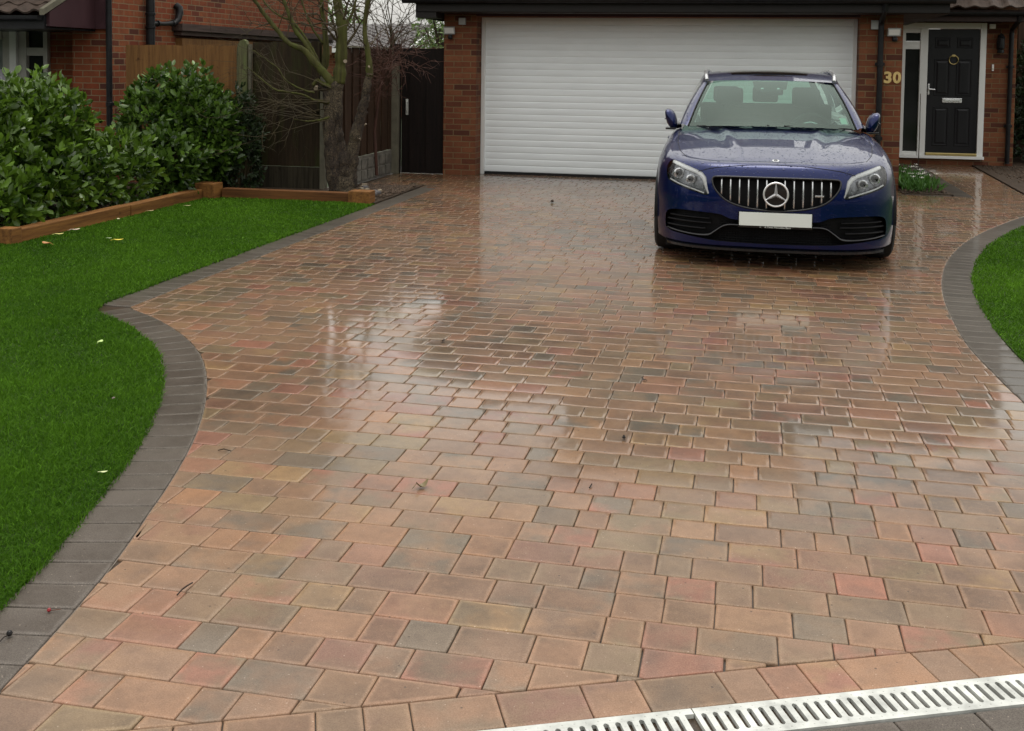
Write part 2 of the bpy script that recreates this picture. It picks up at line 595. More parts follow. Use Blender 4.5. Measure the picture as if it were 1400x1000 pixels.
def leaf_mat(name, c1, c2, rough=0.35, trans=0.25, spec=0.5):
    t = NT(name)
    a = t.n('Attribute', attribute_name='rn')
    c = t.ramp(a.outputs['Fac'], [(0.0, c1), (0.75, c2), (1.0, tuple(min(1, x * 1.5) for x in c2))])
    t.set(Base_Color=c, Roughness=rough, Specular_IOR_Level=spec)
    tr = t.n('BsdfTranslucent')
    t.l(c, tr.inputs['Color'])
    mx = t.n('MixShader')
    mx.inputs[0].default_value = trans
    t.l(t.b.outputs[0], mx.inputs[1])
    t.l(tr.outputs[0], mx.inputs[2])
    t.l(mx.outputs[0], t.out.inputs['Surface'])
    return t.m


M_laurel = leaf_mat('laurel_leaves', (0.018, 0.046, 0.005), (0.10, 0.180, 0.017), 0.3)
M_laurel2 = leaf_mat('dark_laurel_leaves', (0.018, 0.048, 0.006), (0.085, 0.155, 0.020), 0.3)
M_ivy = leaf_mat('dull_evergreen_leaves', (0.012, 0.026, 0.008), (0.028, 0.05, 0.014), 0.5)
M_grass = leaf_mat('grass_blades', (0.028, 0.085, 0.004), (0.088, 0.20, 0.012), 0.7, 0.3, 0.12)
M_treeleaf = leaf_mat('far_tree_leaves', (0.06, 0.11, 0.03), (0.16, 0.24, 0.07), 0.6)


def set_point_attr(o, name, vals):
    at = o.data.attributes.new(name, 'FLOAT', 'POINT')
    at.data.foreach_set('value', np.asarray(vals, dtype=np.float32))


# ------------------------------------------------------------------ ground plan (metres; x along the garage, y away from the street)
IN_CURVE = [(1.85, -12.45), (1.80, -12.12), (1.752, -11.80), (1.715, -11.6), (1.668, -11.39), (1.606, -11.16), (1.526, -10.86), (1.432, -10.56), (1.319, -10.26),
            (1.173, -9.934), (0.998, -9.60), (0.786, -9.27), (0.520, -8.96), (0.213, -8.68), (-0.09, -8.47)]
IN_STRAIGHT = [(-0.09, -8.47), (-0.09, -6.5), (-0.08, -4.0), (-0.085, -1.81)]
R_CURVE = [(9.2, 0.2), (7.6, -0.95), (6.80, -1.66), (6.23, -2.429), (5.80, -3.25), (5.492, -3.93), (5.231, -4.63), (5.007, -5.39), (4.854, -6.10), (4.750, -6.77),
           (4.692, -7.40), (4.660, -7.92), (4.655, -8.25), (4.668, -8.57), (4.705, -9.16), (4.80, -10.0), (4.95, -10.8), (5.10, -11.3)]
DD = np.array([0.9195, 0.393]); DD = DD / np.linalg.norm(DD)
DN = np.array([-DD[1], DD[0]])
D0 = np.array([3.378, -11.853])


def dl(a, b):
    q = D0 + DD * a + DN * b
    return (float(q[0]), float(q[1]))


lc = smoothline(IN_CURVE, 90)
rc = smoothline(R_CURVE, 130)
# block paving outline, counter-clockwise
drive = [dl(-1.55, 0.142)] + [tuple(p) for p in lc[::1] if (np.array(p) - D0) @ DN > 0.15] + IN_STRAIGHT[1:] + [(-0.55, -1.86), (-1.02, -1.9), (-1.10, -0.22), (-0.46, -0.22), (-0.46, -0.29), (0.0, -0.29), (0.0, 0.04),
         (4.79, 0.04), (4.79, -0.29), (5.3, -0.29), (5.3, -0.78), (6.07, -0.78), (6.07, 3.52), (6.86, 3.52), (6.70, -0.5), (9.2, 0.2)]
drive += [tuple(p) for p in rc[1:] if (np.array(p) - D0) @ DN > 0.15] + [dl(1.9, 0.142)]
drive = np.array(drive)
if 0.5 * np.sum(drive[:, 0] * np.roll(drive[:, 1], -1) - np.roll(drive[:, 0], -1) * drive[:, 1]) < 0:
    drive = drive[::-1]


def sdf(P, poly):
    """signed distance, positive inside"""
    A = poly
    B = np.roll(poly, -1, 0)
    d2 = np.full(len(P), 1e9)
    ins = np.zeros(len(P), bool)
    for a, b in zip(A, B):
        e = b - a
        w_ = P - a
        t = np.clip((w_ @ e) / max(e @ e, 1e-12), 0, 1)
        q = w_ - t[:, None] * e
        d2 = np.minimum(d2, (q ** 2).sum(1))
        c = ((a[1] > P[:, 1]) != (b[1] > P[:, 1]))
        if abs(b[1] - a[1]) > 1e-12:
            xi = (b[0] - a[0]) * (P[:, 1] - a[1]) / (b[1] - a[1]) + a[0]
            ins ^= c & (P[:, 0] < xi)
    d = np.sqrt(d2)
    return np.where(ins, d, -d)


class Paving:
    def __init__(s):
        s.V, s.F, s.ca, s.cb, s.rn, s.eg = [], [], [], [], [], []

    def block(s, poly, cols, gap=0.0014, ch=0.0018, z=0.0, tilt=0.0004):
        P = np.array(poly, dtype=float)
        c = P.mean(0)
        n = len(P)

        def inset(Q, d):
            out = []
            for i in range(n):
                a, b, e = Q[i - 1], Q[i], Q[(i + 1) % n]
                v1 = (b - a) / (np.linalg.norm(b - a) + 1e-9)
                v2 = (e - b) / (np.linalg.norm(e - b) + 1e-9)
                n1 = np.array([-v1[1], v1[0]]); n2 = np.array([-v2[1], v2[0]])
                m = n1 + n2
                l = m @ m
                m = m / max(l, 0.35) * 2
                out.append(b + m * d)
            return np.array(out)
        per = np.linalg.norm(P - np.roll(P, 1, 0), axis=1).sum()
        ap = abs(np.sum(P[:, 0] * np.roll(P[:, 1], -1) - np.roll(P[:, 0], -1) * P[:, 1])) / per
        P = P + RN.normal(0, 0.0005, P.shape)
        if n == 4 and ap > 0.028:
            O = inset(P, gap)
            I = inset(P, gap + ch)
            J = inset(P, gap + 0.015)
            K = inset(P, gap + ch + 0.0025)
        else:
            c = P.mean(0)
            O = c + (P - c) * max(0.6, 1 - gap / ap)
            I = c + (P - c) * max(0.5, 1 - (gap + ch) / ap)
            J = c + (P - c) * max(0.4, 1 - (gap + 0.013) / ap)
            K = c + (P - c) * max(0.47, 1 - (gap + ch + 0.002) / ap)
        tx, ty, tz = RN.normal(0, tilt, 3)
        b0 = len(s.V)
        zt = lambda q: z + tz * 0.7 + (q[0] - c[0]) / 0.1 * tx * 0.5 + (q[1] - c[1]) / 0.07 * ty * 0.5
        for q in O: s.V.append((q[0], q[1], zt(q) - 0.0105))
        for q in O: s.V.append((q[0], q[1], zt(q) - 0.0028))
        for q in I: s.V.append((q[0], q[1], zt(q) - 0.0005))
        for q in K: s.V.append((q[0], q[1], zt(q) - 0.00013))
        for q in J: s.V.append((q[0], q[1], zt(q)))
        for k in (0, 1, 2, 3):
            for i in range(n):
                j = (i + 1) % n
                s.F.append((b0 + k * n + i, b0 + k * n + j, b0 + (k + 1) * n + j, b0 + (k + 1) * n + i))
        s.F.append(tuple(b0 + 4 * n + i for i in range(n)))
        a, b = cols()
        r = RN.random(3)
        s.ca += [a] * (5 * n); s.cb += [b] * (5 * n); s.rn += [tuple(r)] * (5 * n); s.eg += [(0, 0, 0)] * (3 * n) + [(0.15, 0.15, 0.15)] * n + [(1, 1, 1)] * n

    def build(s, name, m):
        me = bpy.data.meshes.new(name)
        me.from_pydata(s.V, [], s.F)
        me.materials.append(m)
        me.polygons.foreach_set('use_smooth', [True] * len(me.polygons))
        for nm, arr in (('ca', s.ca), ('cb', s.cb), ('rn', s.rn), ('eg', s.eg)):
            at = me.attributes.new(nm, 'FLOAT_COLOR', 'POINT')
            A = np.ones((len(arr), 4), dtype=np.float32)
            A[:, :3] = np.array(arr)
            at.data.foreach_set('color', A.ravel())
        o = bpy.data.objects.new(name, me)
        COL.objects.link(o)
        return o


PAL = [((0.190, 0.092, 0.038), 5), ((0.170, 0.084, 0.036), 5), ((0.205, 0.108, 0.044), 4), ((0.200, 0.076, 0.030), 3.2), ((0.205, 0.060, 0.027), 1.8), ((0.155, 0.086, 0.035), 3),
       ((0.215, 0.130, 0.040), 1.8), ((0.135, 0.084, 0.039), 2.6), ((0.085, 0.062, 0.038), 1.7), ((0.145, 0.100, 0.036), 1.6), ((0.225, 0.102, 0.033), 1.8)]
PW = np.array([p[1] for p in PAL], float); PW /= PW.sum()


def warm():
    a = np.array(PAL[RN.choice(len(PAL), p=PW)][0])
    b = np.array(PAL[RN.choice(len(PAL), p=PW)][0]) if RN.random() < 0.75 else a * RN.uniform(0.8, 1.2)
    if RN.random() < 0.10: b = np.array((0.075, 0.060, 0.040))
    k = np.array((0.96, 0.83, 0.64))
    return tuple(a * k * RN.uniform(0.72, 1.16)), tuple(b * k * RN.uniform(0.66, 1.16))


def dark():
    a = np.array((0.015, 0.0128, 0.011)) * RN.uniform(0.5, 1.6)
    return tuple(a), tuple(a * RN.uniform(0.6, 1.15))


pv = Paving()
ROW = 0.1373
y0r = -11.609 - ROW * 9
rows = int((3.7 - y0r) / ROW) + 1
for r in range(rows):
    ya, yb = y0r + r * ROW, y0r + (r + 1) * ROW
    x = -1.3 - RN.random() * 0.2
    cells = []
    last = None
    while x < 9.3:
        wd = float(RN.choice([0.203, 0.137, 0.103], p=[0.42, 0.36, 0.22]))
        cells.append((x, x + wd))
        x += wd
    jy = RN.normal(0, 0.0006)
    C = np.array([[[a, ya], [b, ya], [b, yb], [a, yb]] for a, b in cells])
    S = sdf(C.reshape(-1, 2), drive).reshape(-1, 4)
    for q, sv in zip(C, S):
        if sv.max() <= 0.004:
            continue
        if sv.min() >= 0:
            poly = q
        else:
            poly = []
            for i in range(4):
                j = (i + 1) % 4
                if sv[i] >= 0: poly.append(q[i])
                if (sv[i] >= 0) != (sv[j] >= 0):
                    # bisect to the exact outline
                    lo_, hi_ = (q[i], q[j]) if sv[i] >= 0 else (q[j], q[i])
                    for _ in range(12):
                        m_ = (lo_ + hi_) / 2
                        if sdf(m_[None], drive)[0] >= 0: lo_ = m_
                        else: hi_ = m_
                    poly.append(lo_)
            if len(poly) < 3: continue
            poly = np.array(poly)
            ar = 0.5 * abs(np.sum(poly[:, 0] * np.roll(poly[:, 1], -1) - np.roll(poly[:, 0], -1) * poly[:, 1]))
            if ar < 0.0010: continue
            keep = [poly[0]]
            for p_ in poly[1:]:
                if np.linalg.norm(p_ - keep[-1]) > 0.008: keep.append(p_)
            poly = np.array(keep)
            if len(poly) < 3: continue
        pv.block(poly, warm)
# course of blocks laid along the drain
a = -1.9
while a < 2.0:
    wd = float(RN.choice([0.203, 0.137, 0.106], p=[0.45, 0.3, 0.25]))
    pv.block([dl(a, 0.004), dl(a + wd, 0.004), dl(a + wd, 0.140), dl(a, 0.140)], warm)
    a += wd
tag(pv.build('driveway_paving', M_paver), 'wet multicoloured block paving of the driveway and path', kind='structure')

bd = Paving()
es = MB()


def ribbon(line, side, width, pitch=0.1373):
    L = np.concatenate([[0], np.cumsum(np.linalg.norm(np.diff(line, axis=0), axis=1))])
    n = max(2, int(round(L[-1] / pitch)))
    s_ = np.linspace(0, L[-1], n + 1)
    P = np.stack([np.interp(s_, L, line[:, 0]), np.interp(s_, L, line[:, 1])], 1)
    T = np.gradient(P, axis=0)
    T /= np.linalg.norm(T, axis=1)[:, None]
    N = np.stack([-T[:, 1], T[:, 0]], 1) * side
    Q = P + N * width
    for i in range(n):
        q = [P[i] + N[i] * 0.001, P[i + 1] + N[i + 1] * 0.001, Q[i + 1], Q[i]]
        if side < 0: q = q[::-1]
        bd.block(q, dark, gap=0.0024)
    es.grid([[(*P[i], -0.0062), (*Q[i], -0.0062)] for i in range(n + 1)])
    return P, Q


lP, lQ = ribbon(lc, 1, 0.205)
st = np.array([(-0.09, -8.44), (-0.09, -6.5), (-0.08, -4.0), (-0.085, -1.62)])
sP, sQ = ribbon(smoothline(st, 60), 1, 0.2)
rP, rQ = ribbon(rc, 1, 0.212)
ribbon(np.array([(5.32, -0.78), (5.83, -0.78)]), 1, 0.10, 0.2)
ribbon(np.array([(5.86, -0.78), (5.86, 3.5)]), -1, 0.205, 0.2)
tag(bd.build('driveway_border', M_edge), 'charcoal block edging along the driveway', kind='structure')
tag(es.build('edging_sand', mat('pale_joint_sand', (0.16, 0.135, 0.11), 0.6, 0.4, 60)), kind='structure')
# dark blocks on the street side of the drain
fr = Paving()
for k in range(5):
    a = -2.0 + (k % 2) * 0.1
    while a < 2.2:
        fr.block([dl(a, -0.121 - (k + 1) * 0.137), dl(a + 0.203, -0.121 - (k + 1) * 0.137), dl(a + 0.203, -0.121 - k * 0.137), dl(a, -0.121 - k * 0.137)], dark)
        a += 0.203
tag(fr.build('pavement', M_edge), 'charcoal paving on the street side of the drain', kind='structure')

# ground sheets: base earth reaching the horizon, joint sand bed, road behind the camera
g_ = MB(); g_.add([(-400, -400, -0.16), (400, -400, -0.16), (400, 400, -0.16), (-400, 400, -0.16)], [(0, 1, 2, 3)])
tag(g_.build('ground', M_far), kind='structure')
g_ = MB(); bb = np.vstack([drive, rQ, lQ]); g_.add([(-1.35, -12.9, -0.008), (9.4, -12.9, -0.008), (9.4, 3.62, -0.008), (-1.35, 3.62, -0.008)], [(0, 1, 2, 3)])
tag(g_.build('paving_bed', M_joint), kind='structure')
g_ = MB(); g_.add([(-60, -30, -0.02), (60, -30, -0.02), (60, -14.2, -0.02), (-60, -14.2, -0.02)], [(0, 1, 2, 3)])
tag(g_.build('road', M_tarmac), kind='structure')
g_ = MB()
for k in range(1):
    g_.add([(*dl(-4, -0.8), -0.006), (*dl(-4, -5.5), -0.006), (*dl(6, -5.5), -0.006), (*dl(6, -0.8), -0.006)], [(0, 1, 2, 3)])
tag(g_.build('footpath', M_tarmac), kind='structure')


def sheet(name, poly, z, m, thick=0.06):
    b = MB()
    n = len(poly)
    tri = geometry.tessellate_polygon([[Vector((p[0], p[1], 0)) for p in poly]])
    b.add([(p[0], p[1], z) for p in poly], [tuple(t) for t in tri])
    b.add([(p[0], p[1], z) for p in poly] + [(p[0], p[1], z - thick) for p in poly], [(i, (i + 1) % n, (i + 1) % n + n, i + n) for i in range(n)])
    return b.build(name, m)


lawnL = [tuple(p) for p in lQ if p[1] < -8.52][0:] + [tuple(p) for p in sQ if p[1] < -3.5]
lawnL = lawnL + [(-0.29, -3.50), (-2.13, -3.50), (-2.13, -6.74), (-7.0, -6.74), (-7.0, -12.4)]
lawnL = [(x, y) for x, y in lawnL]
lawnR = [tuple(p) for p in rQ] + [(9.2, -11.3)]
tag(sheet('lawn_soil', lawnL, 0.004, M_turf), kind='structure')
tag(sheet('lawn_soil', lawnR, 0.004, M_turf), kind='structure')
tag(sheet('flower_bed', [(5.29, -0.69), (5.86, -0.69), (5.86, 3.6), (5.29, 3.6)], 0.012, M_soil), kind='structure')
tag(sheet('flower_bed', [(6.87, 3.62), (6.71, -0.45), (9.4, 0.3), (12, 3.6), (12, 8), (7.4, 8)], 0.015, M_soil), kind='structure')
tag(sheet('flower_bed', [(-0.285, -3.48), (-0.29, -1.66), (-0.55, -1.8), (-1.05, -1.86), (-1.3, -2.5), (-7, -2.5), (-7, -6.62), (-2.28, -6.62), (-2.28, -3.34), (-0.5, -3.34)], 0.014, M_soil), kind='structure')


def grass(name, poly, label, dens):
    poly = np.array(poly)
    lo, hi = poly.min(0), poly.max(0)
    P = []
    cells = 0.25
    xs = np.arange(lo[0], hi[0], cells); ys = np.arange(lo[1], hi[1], cells)
    for x in xs:
        for y in ys:
            d = math.hypot(x + cells / 2 - CAM[0], y + cells / 2 - CAM[1])
            n = int(cells * cells * min(dens, dens * (3.0 / d) ** 1.7))
            # outside the picture and a step beyond it a thin cover is enough
            fx = (x - CAM[0]) * rt[0] + (y - CAM[1]) * rt[1]
            fz = (x - CAM[0]) * fw[0] + (y - CAM[1]) * fw[1]
            if fz < 0.8 or abs(fx / fz) > 0.75: n = n // 8
            P.append(np.stack([RN.uniform(x, x + cells, n), RN.uniform(y, y + cells, n)], 1))
    P = np.vstack(P)
    s_ = sdf(P, poly)
    P = P[s_ > -0.004 - 0.022 * RN.random(len(P)) ** 2]
    s_ = sdf(P, poly)
    n = len(P)
    d = np.hypot(P[:, 0] - CAM[0], P[:, 1] - CAM[1])
    clump = 0.5 + 0.5 * np.sin(P[:, 0] * 7.1 + 2.1 * np.sin(P[:, 1] * 5.3)) * np.sin(P[:, 1] * 6.3 + 1.7 * np.sin(P[:, 0] * 4.1))
    h = RN.uniform(0.012, 0.027, n) * (0.8 + 0.4 * clump)
    wd = np.clip(0.0011 * d / 2.6, 0.0014, 0.005) * RN.uniform(0.7, 1.3, n)
    an = RN.uniform(0, 2 * np.pi, n)
    ln = RN.normal(0, 0.011, (n, 2)) + np.array([0.003, -0.002])
    dx = np.stack([np.cos(an), np.sin(an)], 1) * wd[:, None]
    z0 = np.full(n, 0.0)
    A = np.column_stack([P - dx, z0]); B = np.column_stack([P + dx, z0])
    Cm = np.column_stack([P + dx * 0.7 + ln * 0.4, h * 0.6]); Dm = np.column_stack([P - dx * 0.7 + ln * 0.4, h * 0.6])
    T = np.column_stack([P + ln * 1.3, h])
    V = np.stack([A, B, Cm, Dm, T], 1).reshape(-1, 3)
    i = np.arange(n) * 5
    F = np.concatenate([np.stack([i, i + 1, i + 2], 1), np.stack([i, i + 2, i + 3], 1), np.stack([i + 3, i + 2, i + 4], 1)])
    o = raw_mesh(name, V, F, M_grass)
    val = np.clip(RN.normal(0.42, 0.2, n) + 0.22 * (clump - 0.5), 0, 0.93)
    val += 0.10 * np.sin(P[:, 0] * 1.3 + 1) * np.sin(P[:, 1] * 1.7) + 0.08 * np.sin(P[:, 0] * 3.7 + P[:, 1] * 2.9)
    val = np.clip(val, 0, 0.93)
    straw = RN.random(n) < 0.025
    val[straw] = 1.0
    set_point_attr(o, 'rn', np.repeat(val, 5))
    tag(o, label, 'grass', kind='stuff')
    return o


grass('grass', lawnL, 'short green wet grass of the left lawn', 85000)
grass('grass', lawnR, 'short green wet grass of the curved right lawn', 62000)

# ------------------------------------------------------------------ drain channel
dr = root('drainage_channel', (D0[0], D0[1], 0), 'galvanised slotted drain grating across the bottom of the driveway', 'drain')


def dbox(b, a0, a1, n0, n1, z0, z1):
    q = [dl(a0, n0), dl(a1, n0), dl(a1, n1), dl(a0, n1)]
    b.hexa([(x, y, z0) for x, y in q], [(x, y, z1) for x, y in q])


ch = MB()
dbox(ch, -2, 2.2, -0.120, -0.1165, -0.15, -0.006); dbox(ch, -2, 2.2, -0.0005, 0.003, -0.15, -0.006); dbox(ch, -2, 2.2, -0.1165, -0.0005, -0.152, -0.146)
ch.build('channel', M_mesh0, dr)
for s0 in (-2.0, -1.0, 0.0, 1.0):
    gb = MB()
    e = s0 + 0.9985
    st_ = s0 + 0.0015
    zt, zb = 0.0025, -0.012
    dbox(gb, st_, e, -0.1165, -0.094, zb, zt)
    dbox(gb, st_, e, -0.0225, -0.0005, zb, zt)
    k = st_
    nx = st_ + 0.012
    while nx < e:
        dbox(gb, k, min(nx, e), -0.0942, -0.0223, zb, zt)
        k = nx + 0.0125
        nx = k + 0.0150
    # rounded slot ends
    for ii in range(int(0.98 / 0.0275)):
        c = st_ + 0.012 + 0.00625 + ii * 0.0275
        if c > e - 0.02: break
        for n_, sg in ((-0.0942, 1), (-0.0223, -1)):
            for q in (-1, 1):
                t3 = [dl(c + q * 0.0064, n_ + sg * 0.0002), dl(c + q * 0.0064, n_ + sg * 0.006), dl(c + q * 0.001, n_ + sg * 0.0002)]
                t3b = dl(c + q * 0.0045, n_ + sg * 0.003)
                gb.add([(*t3[0], zt - 0.0003), (*t3[1], zt - 0.0003), (*t3b, zt - 0.0003), (*t3[2], zt - 0.0003)], [(0, 1, 2, 3)])
        # studs between the slots
        for n_ in (-0.104, -0.013):
            p = dl(c + 0.0137, n_)
            gb.lathe([(0.0021, 0), (0.0012, 0.0012)], (p[0], p[1], zt), n=6)
        for n_ in (-0.075, -0.042):
            p = dl(c + 0.0137, n_)
            gb.lathe([(0.0016, 0), (0.001, 0.0008)], (p[0], p[1], zt), n=6)
    gb.build('grating', M_steel, dr)


# ------------------------------------------------------------------ roofs
def tiles(b, x0, x1, y0, z0, y1, z1, tw=0.30, cl=0.30, wave=0.035, mi=0):
    """pantiled slope rising from (y0,z0) at the eaves to (y1,z1)"""
    L = math.hypot(y1 - y0, z1 - z0)
    n = max(1, int(L / cl))
    sy, sz = (y1 - y0) / L, (z1 - z0) / L
    ny, nz = -sz, sy
    nx = max(4, int((x1 - x0) / tw) * 8)
    for r in range(n):
        s0, s1 = r * L / n, (r + 1) * L / n + 0.03
        rows_ = []
        for s_, lift in ((s0, 0.0), (s0, 0.022), (s1, 0.004)):
            row = []
            for i in range(nx + 1):
                x = x0 + (x1 - x0) * i / nx
                ph = (x / tw) % 1.0
                h = wave * (0.5 + 0.5 * math.cos(2 * math.pi * ph)) ** 1.5 + lift + 0.004 * math.sin(x * 37 + r * 3)
                row.append((x, y0 + sy * s_ + ny * h, z0 + sz * s_ + nz * h))
            rows_.append(row)
        b.grid(rows_, mi)


# ------------------------------------------------------------------ the house
HY = 3.65
hs_ = root('brick_house', (2.4, -0.3, 0), 'brick house number 30 with wide white roller garage door and black front door', 'house')
b = MB()
b.box(-0.44, -0.003, -0.30, 0.28, -0.1, 2.36)
b.box(-0.44, -0.22, 0.282, 5.0, -0.1, 2.36)
b.box(-0.001, 4.788, -0.296, 0.24, 2.085, 2.36)
b.box(4.79, 5.29, -0.30, 0.28, -0.1, 2.36)
b.box(5.06, 5.288, 0.282, HY + 0.25, -0.1, 2.36)
b.box(7.008, 7.447, HY, HY + 0.25, -0.1, 2.5)
b.box(5.29, 7.006, HY, HY + 0.25, 2.19, 2.5)
b.box(5.29, 5.744, HY, HY + 0.25, -0.1, 2.188)
b.box(5.746, 7.006, HY + 0.002, HY + 0.25, -0.1, 0.095)
b.box(7.2, 7.447, HY + 0.252, 9.0, -0.1, 3.9)
# upper storey over and behind the garage
UY = 3.9
b.box(0.6, 4.3, UY, UY + 0.25, 2.6, 4.9)
b.box(4.302, 7.447, UY, UY + 0.25, 2.6, 4.3)
b.box(0.6, 0.85, UY + 0.252, 9.0, 2.2, 4.9)
b.build('wall', M_brick, hs_)
# roller door
rd = MB()
n_s = 24
for i in range(n_s):
    z0 = 0.035 + i * (2.085 - 0.035) / n_s
    z1 = 0.035 + (i + 1) * (2.085 - 0.035) / n_s
    h = z1 - z0
    prof = [(0.0, 0.0), (-0.0025, 0.003), (-0.004, 0.010), (-0.0055, h * 0.45), (-0.005, h - 0.018), (-0.0028, h - 0.007), (0.0, h - 0.003), (0.0, h)]
    rd.grid([[(x, 0.02 + p, z0 + q) for x in (0.045, 2.4, 4.745)] for p, q in prof], flip=True)
rdo = rd.build('garage_door', M_slat, hs_, smooth=True, auto=40)
for xr in (0.0, 4.739):
    q = MB(); q.box(xr, xr + 0.049, -0.03, 0.06, 0.0, 2.084, bev=0.004); q.build('side_rail', M_white, rdo)
q = MB(); q.box(0.051, 4.739, 0.004, 0.05, 0.0, 0.034)
q.build('bottom_seal', M_black, rdo)
# eaves
q = MB()
q.box(-0.71, 5.75, -0.69, -0.655, 2.13, 2.34)
q.build('fascia', M_blackm, hs_)
q = MB()
q.box(-0.71, 5.75, -0.654, -0.302, 2.12, 2.14)
q.box(5.292, 5.75, -0.30, 2.9, 2.12, 2.14)
q.build('soffit', M_soffit, hs_)
q = MB(); q.box(-0.005, 4.79, -0.318, -0.299, 2.088, 2.118); q.build('door_head_trim', M_maroon, hs_)
q = MB()
q.prism([(-0.69, 2.052), (-0.302, 2.052), (3.8, 2.052), (3.8, 4.10), (-0.69, 2.34)], -0.712, -0.692, axis='x')
q.box(-0.711, -0.442, -0.689, -0.303, 2.05, 2.119)
q.build('box_end', M_blackm, hs_)


def gutter(b, x0, x1, y, z, r=0.055):
    P = []
    for x in (x0, x1):
        row = []
        for i in range(9):
            a = math.pi + math.pi * i / 8
            row.append((x, y + r * math.cos(a), z + r * math.sin(a)))
        for i in range(9):
            a = 2 * math.pi - math.pi * i / 8
            row.append((x, y + (r - 0.006) * math.cos(a), z + (r - 0.006) * math.sin(a)))
        P.append(row)
    b.grid(P)
    for x in (x0, x1):
        b.add([(x, y + r * math.cos(math.pi + math.pi * i / 8), z + r * math.sin(math.pi + math.pi * i / 8)) for i in range(9)], [tuple(range(9))])


q = MB(); gutter(q, -0.87, 5.8, -0.75, 2.285); q.build('gutter', M_black, hs_)
q = MB()
gutter(q, 5.72, 7.62, 3.10, 2.325)
q.build('gutter', M_black, hs_)
q = MB()
tiles(q, -0.86, 5.9, -0.76, 2.36, 3.88, 4.2)
q.add([(-0.86, 3.9, 4.2), (0.59, 3.9, 4.2), (0.59, 8.0, 2.3), (-0.86, 8.0, 2.3)], [(0, 1, 2, 3)])
q.build('garage_roof', M_tile, hs_)
q = MB()
tiles(q, 5.93, 7.65, 3.06, 2.375, 3.75, 2.85, tw=0.24, cl=0.24)
q.build('porch_roof', M_tile, hs_)
q = MB(); q.box(5.76, 7.6, 3.15, 3.18, 2.19, 2.36); q.box(5.76, 7.6, 3.182, 3.648, 2.20, 2.218)
q.build('porch_fascia', M_soffit, hs_)
q = MB(); q.hexa([(5.895, 3.0, 2.33), (5.925, 3.0, 2.33), (5.925, 3.7, 2.80), (5.895, 3.7, 2.80)], [(5.895, 3.0, 2.39), (5.925, 3.0, 2.39), (5.925, 3.7, 2.87), (5.895, 3.7, 2.87)])
q.tube([(5.70, 2.2, 2.175), (5.86, 2.6, 2.23), (5.91, 3.05, 2.34)], 0.012, 6)
q.build('verge_trim', M_conc, hs_)
q = MB()
tiles(q, 0.35, 4.55, 3.45, 4.85, 7.0, 6.5, tw=0.3, cl=0.33)
q.add([(0.35, 7.0, 6.5), (4.55, 7.0, 6.5), (4.55, 10.4, 4.8), (0.35, 10.4, 4.8)], [(0, 1, 2, 3)])
tiles(q, 4.56, 7.8, 3.45, 4.25, 7.0, 5.5, tw=0.3, cl=0.33)
q.add([(4.56, 7.0, 5.5), (7.8, 7.0, 5.5), (7.8, 10.4, 3.9), (4.56, 10.4, 3.9)], [(0, 1, 2, 3)])
q.build('main_roof', M_tile, hs_)
q = MB(); q.box(0.4, 4.5, 3.5, 3.53, 4.72, 4.9)
q.build('main_fascia', M_white, hs_)
for xg, zg, z0g in ((0.62, 6.4, 4.9), (4.1, 6.4, 4.9)):
    q = MB(); q.prism([(3.9, z0g), (7.0, zg), (10.0, z0g)], xg, xg + 0.2, axis='x')
    q.build('gable', M_brick, hs_)


def window(par, x0, x1, y, z0, z1, m=None, cols=2):
    m = m or M_white
    q = MB()
    f = 0.06
    q.box(x0, x1, y - 0.05, y - 0.002, z1 - f, z1); q.box(x0, x1, y - 0.05, y - 0.002, z0, z0 + f)
    for k in range(cols + 1):
        c = x0 + (x1 - x0 - f) * k / cols
        q.box(c, c + f, y - 0.048, y - 0.002, z0 + f, z1 - f)
    w_ = q.build('window', m, par)
    q = MB(); q.box(x0 + f, x1 - f, y - 0.03, y - 0.004, z0 + f, z1 - f)
    q.build('pane', M_glassd, w_)


window(hs_, 1.5, 3.4, UY, 4.24, 4.80, cols=3)

# front door and side light
df = MB()
fz0, fz1 = 0.105, 2.185
df.box(6.918, 7.006, HY - 0.045, HY + 0.03, fz0 + 0.045, fz1, bev=0.006)
df.box(6.055, 6.168, HY - 0.045, HY + 0.03, fz0 + 0.045, 2.094, bev=0.006)
df.box(5.76, 6.917, HY - 0.044, HY + 0.03, 2.095, fz1, bev=0.006)
df.box(5.76, 5.84, HY - 0.045, HY + 0.03, fz0 + 0.045, 2.094, bev=0.006)
df.box(5.745, 7.02, HY - 0.09, HY + 0.03, fz0, fz0 + 0.044, bev=0.005)
df.box(5.841, 6.054, HY - 0.035, HY + 0.02, 1.83, 1.90, bev=0.004)
df.box(5.841, 6.054, HY - 0.030, HY + 0.02, 1.78, 1.828, bev=0.004)
df.box(5.841, 6.054, HY - 0.035, HY + 0.02, 0.15, 0.20, bev=0.004)
df.box(5.841, 6.054, HY - 0.035, HY + 0.02, 2.03, 2.094, bev=0.004)
dfo = df.build('door_frame', M_white, hs_)
q = MB(); q.box(5.842, 6.053, HY + 0.0, HY + 0.012, 0.205, 1.78); q.box(5.842, 6.053, HY + 0.0, HY + 0.012, 1.905, 2.03)
q.build('side_light', M_glassd, dfo)
dm = MB()
X0_, X1_ = 6.171, 6.915
dm.box(X0_, X1_, HY - 0.012, HY + 0.03, 0.195, 2.09)


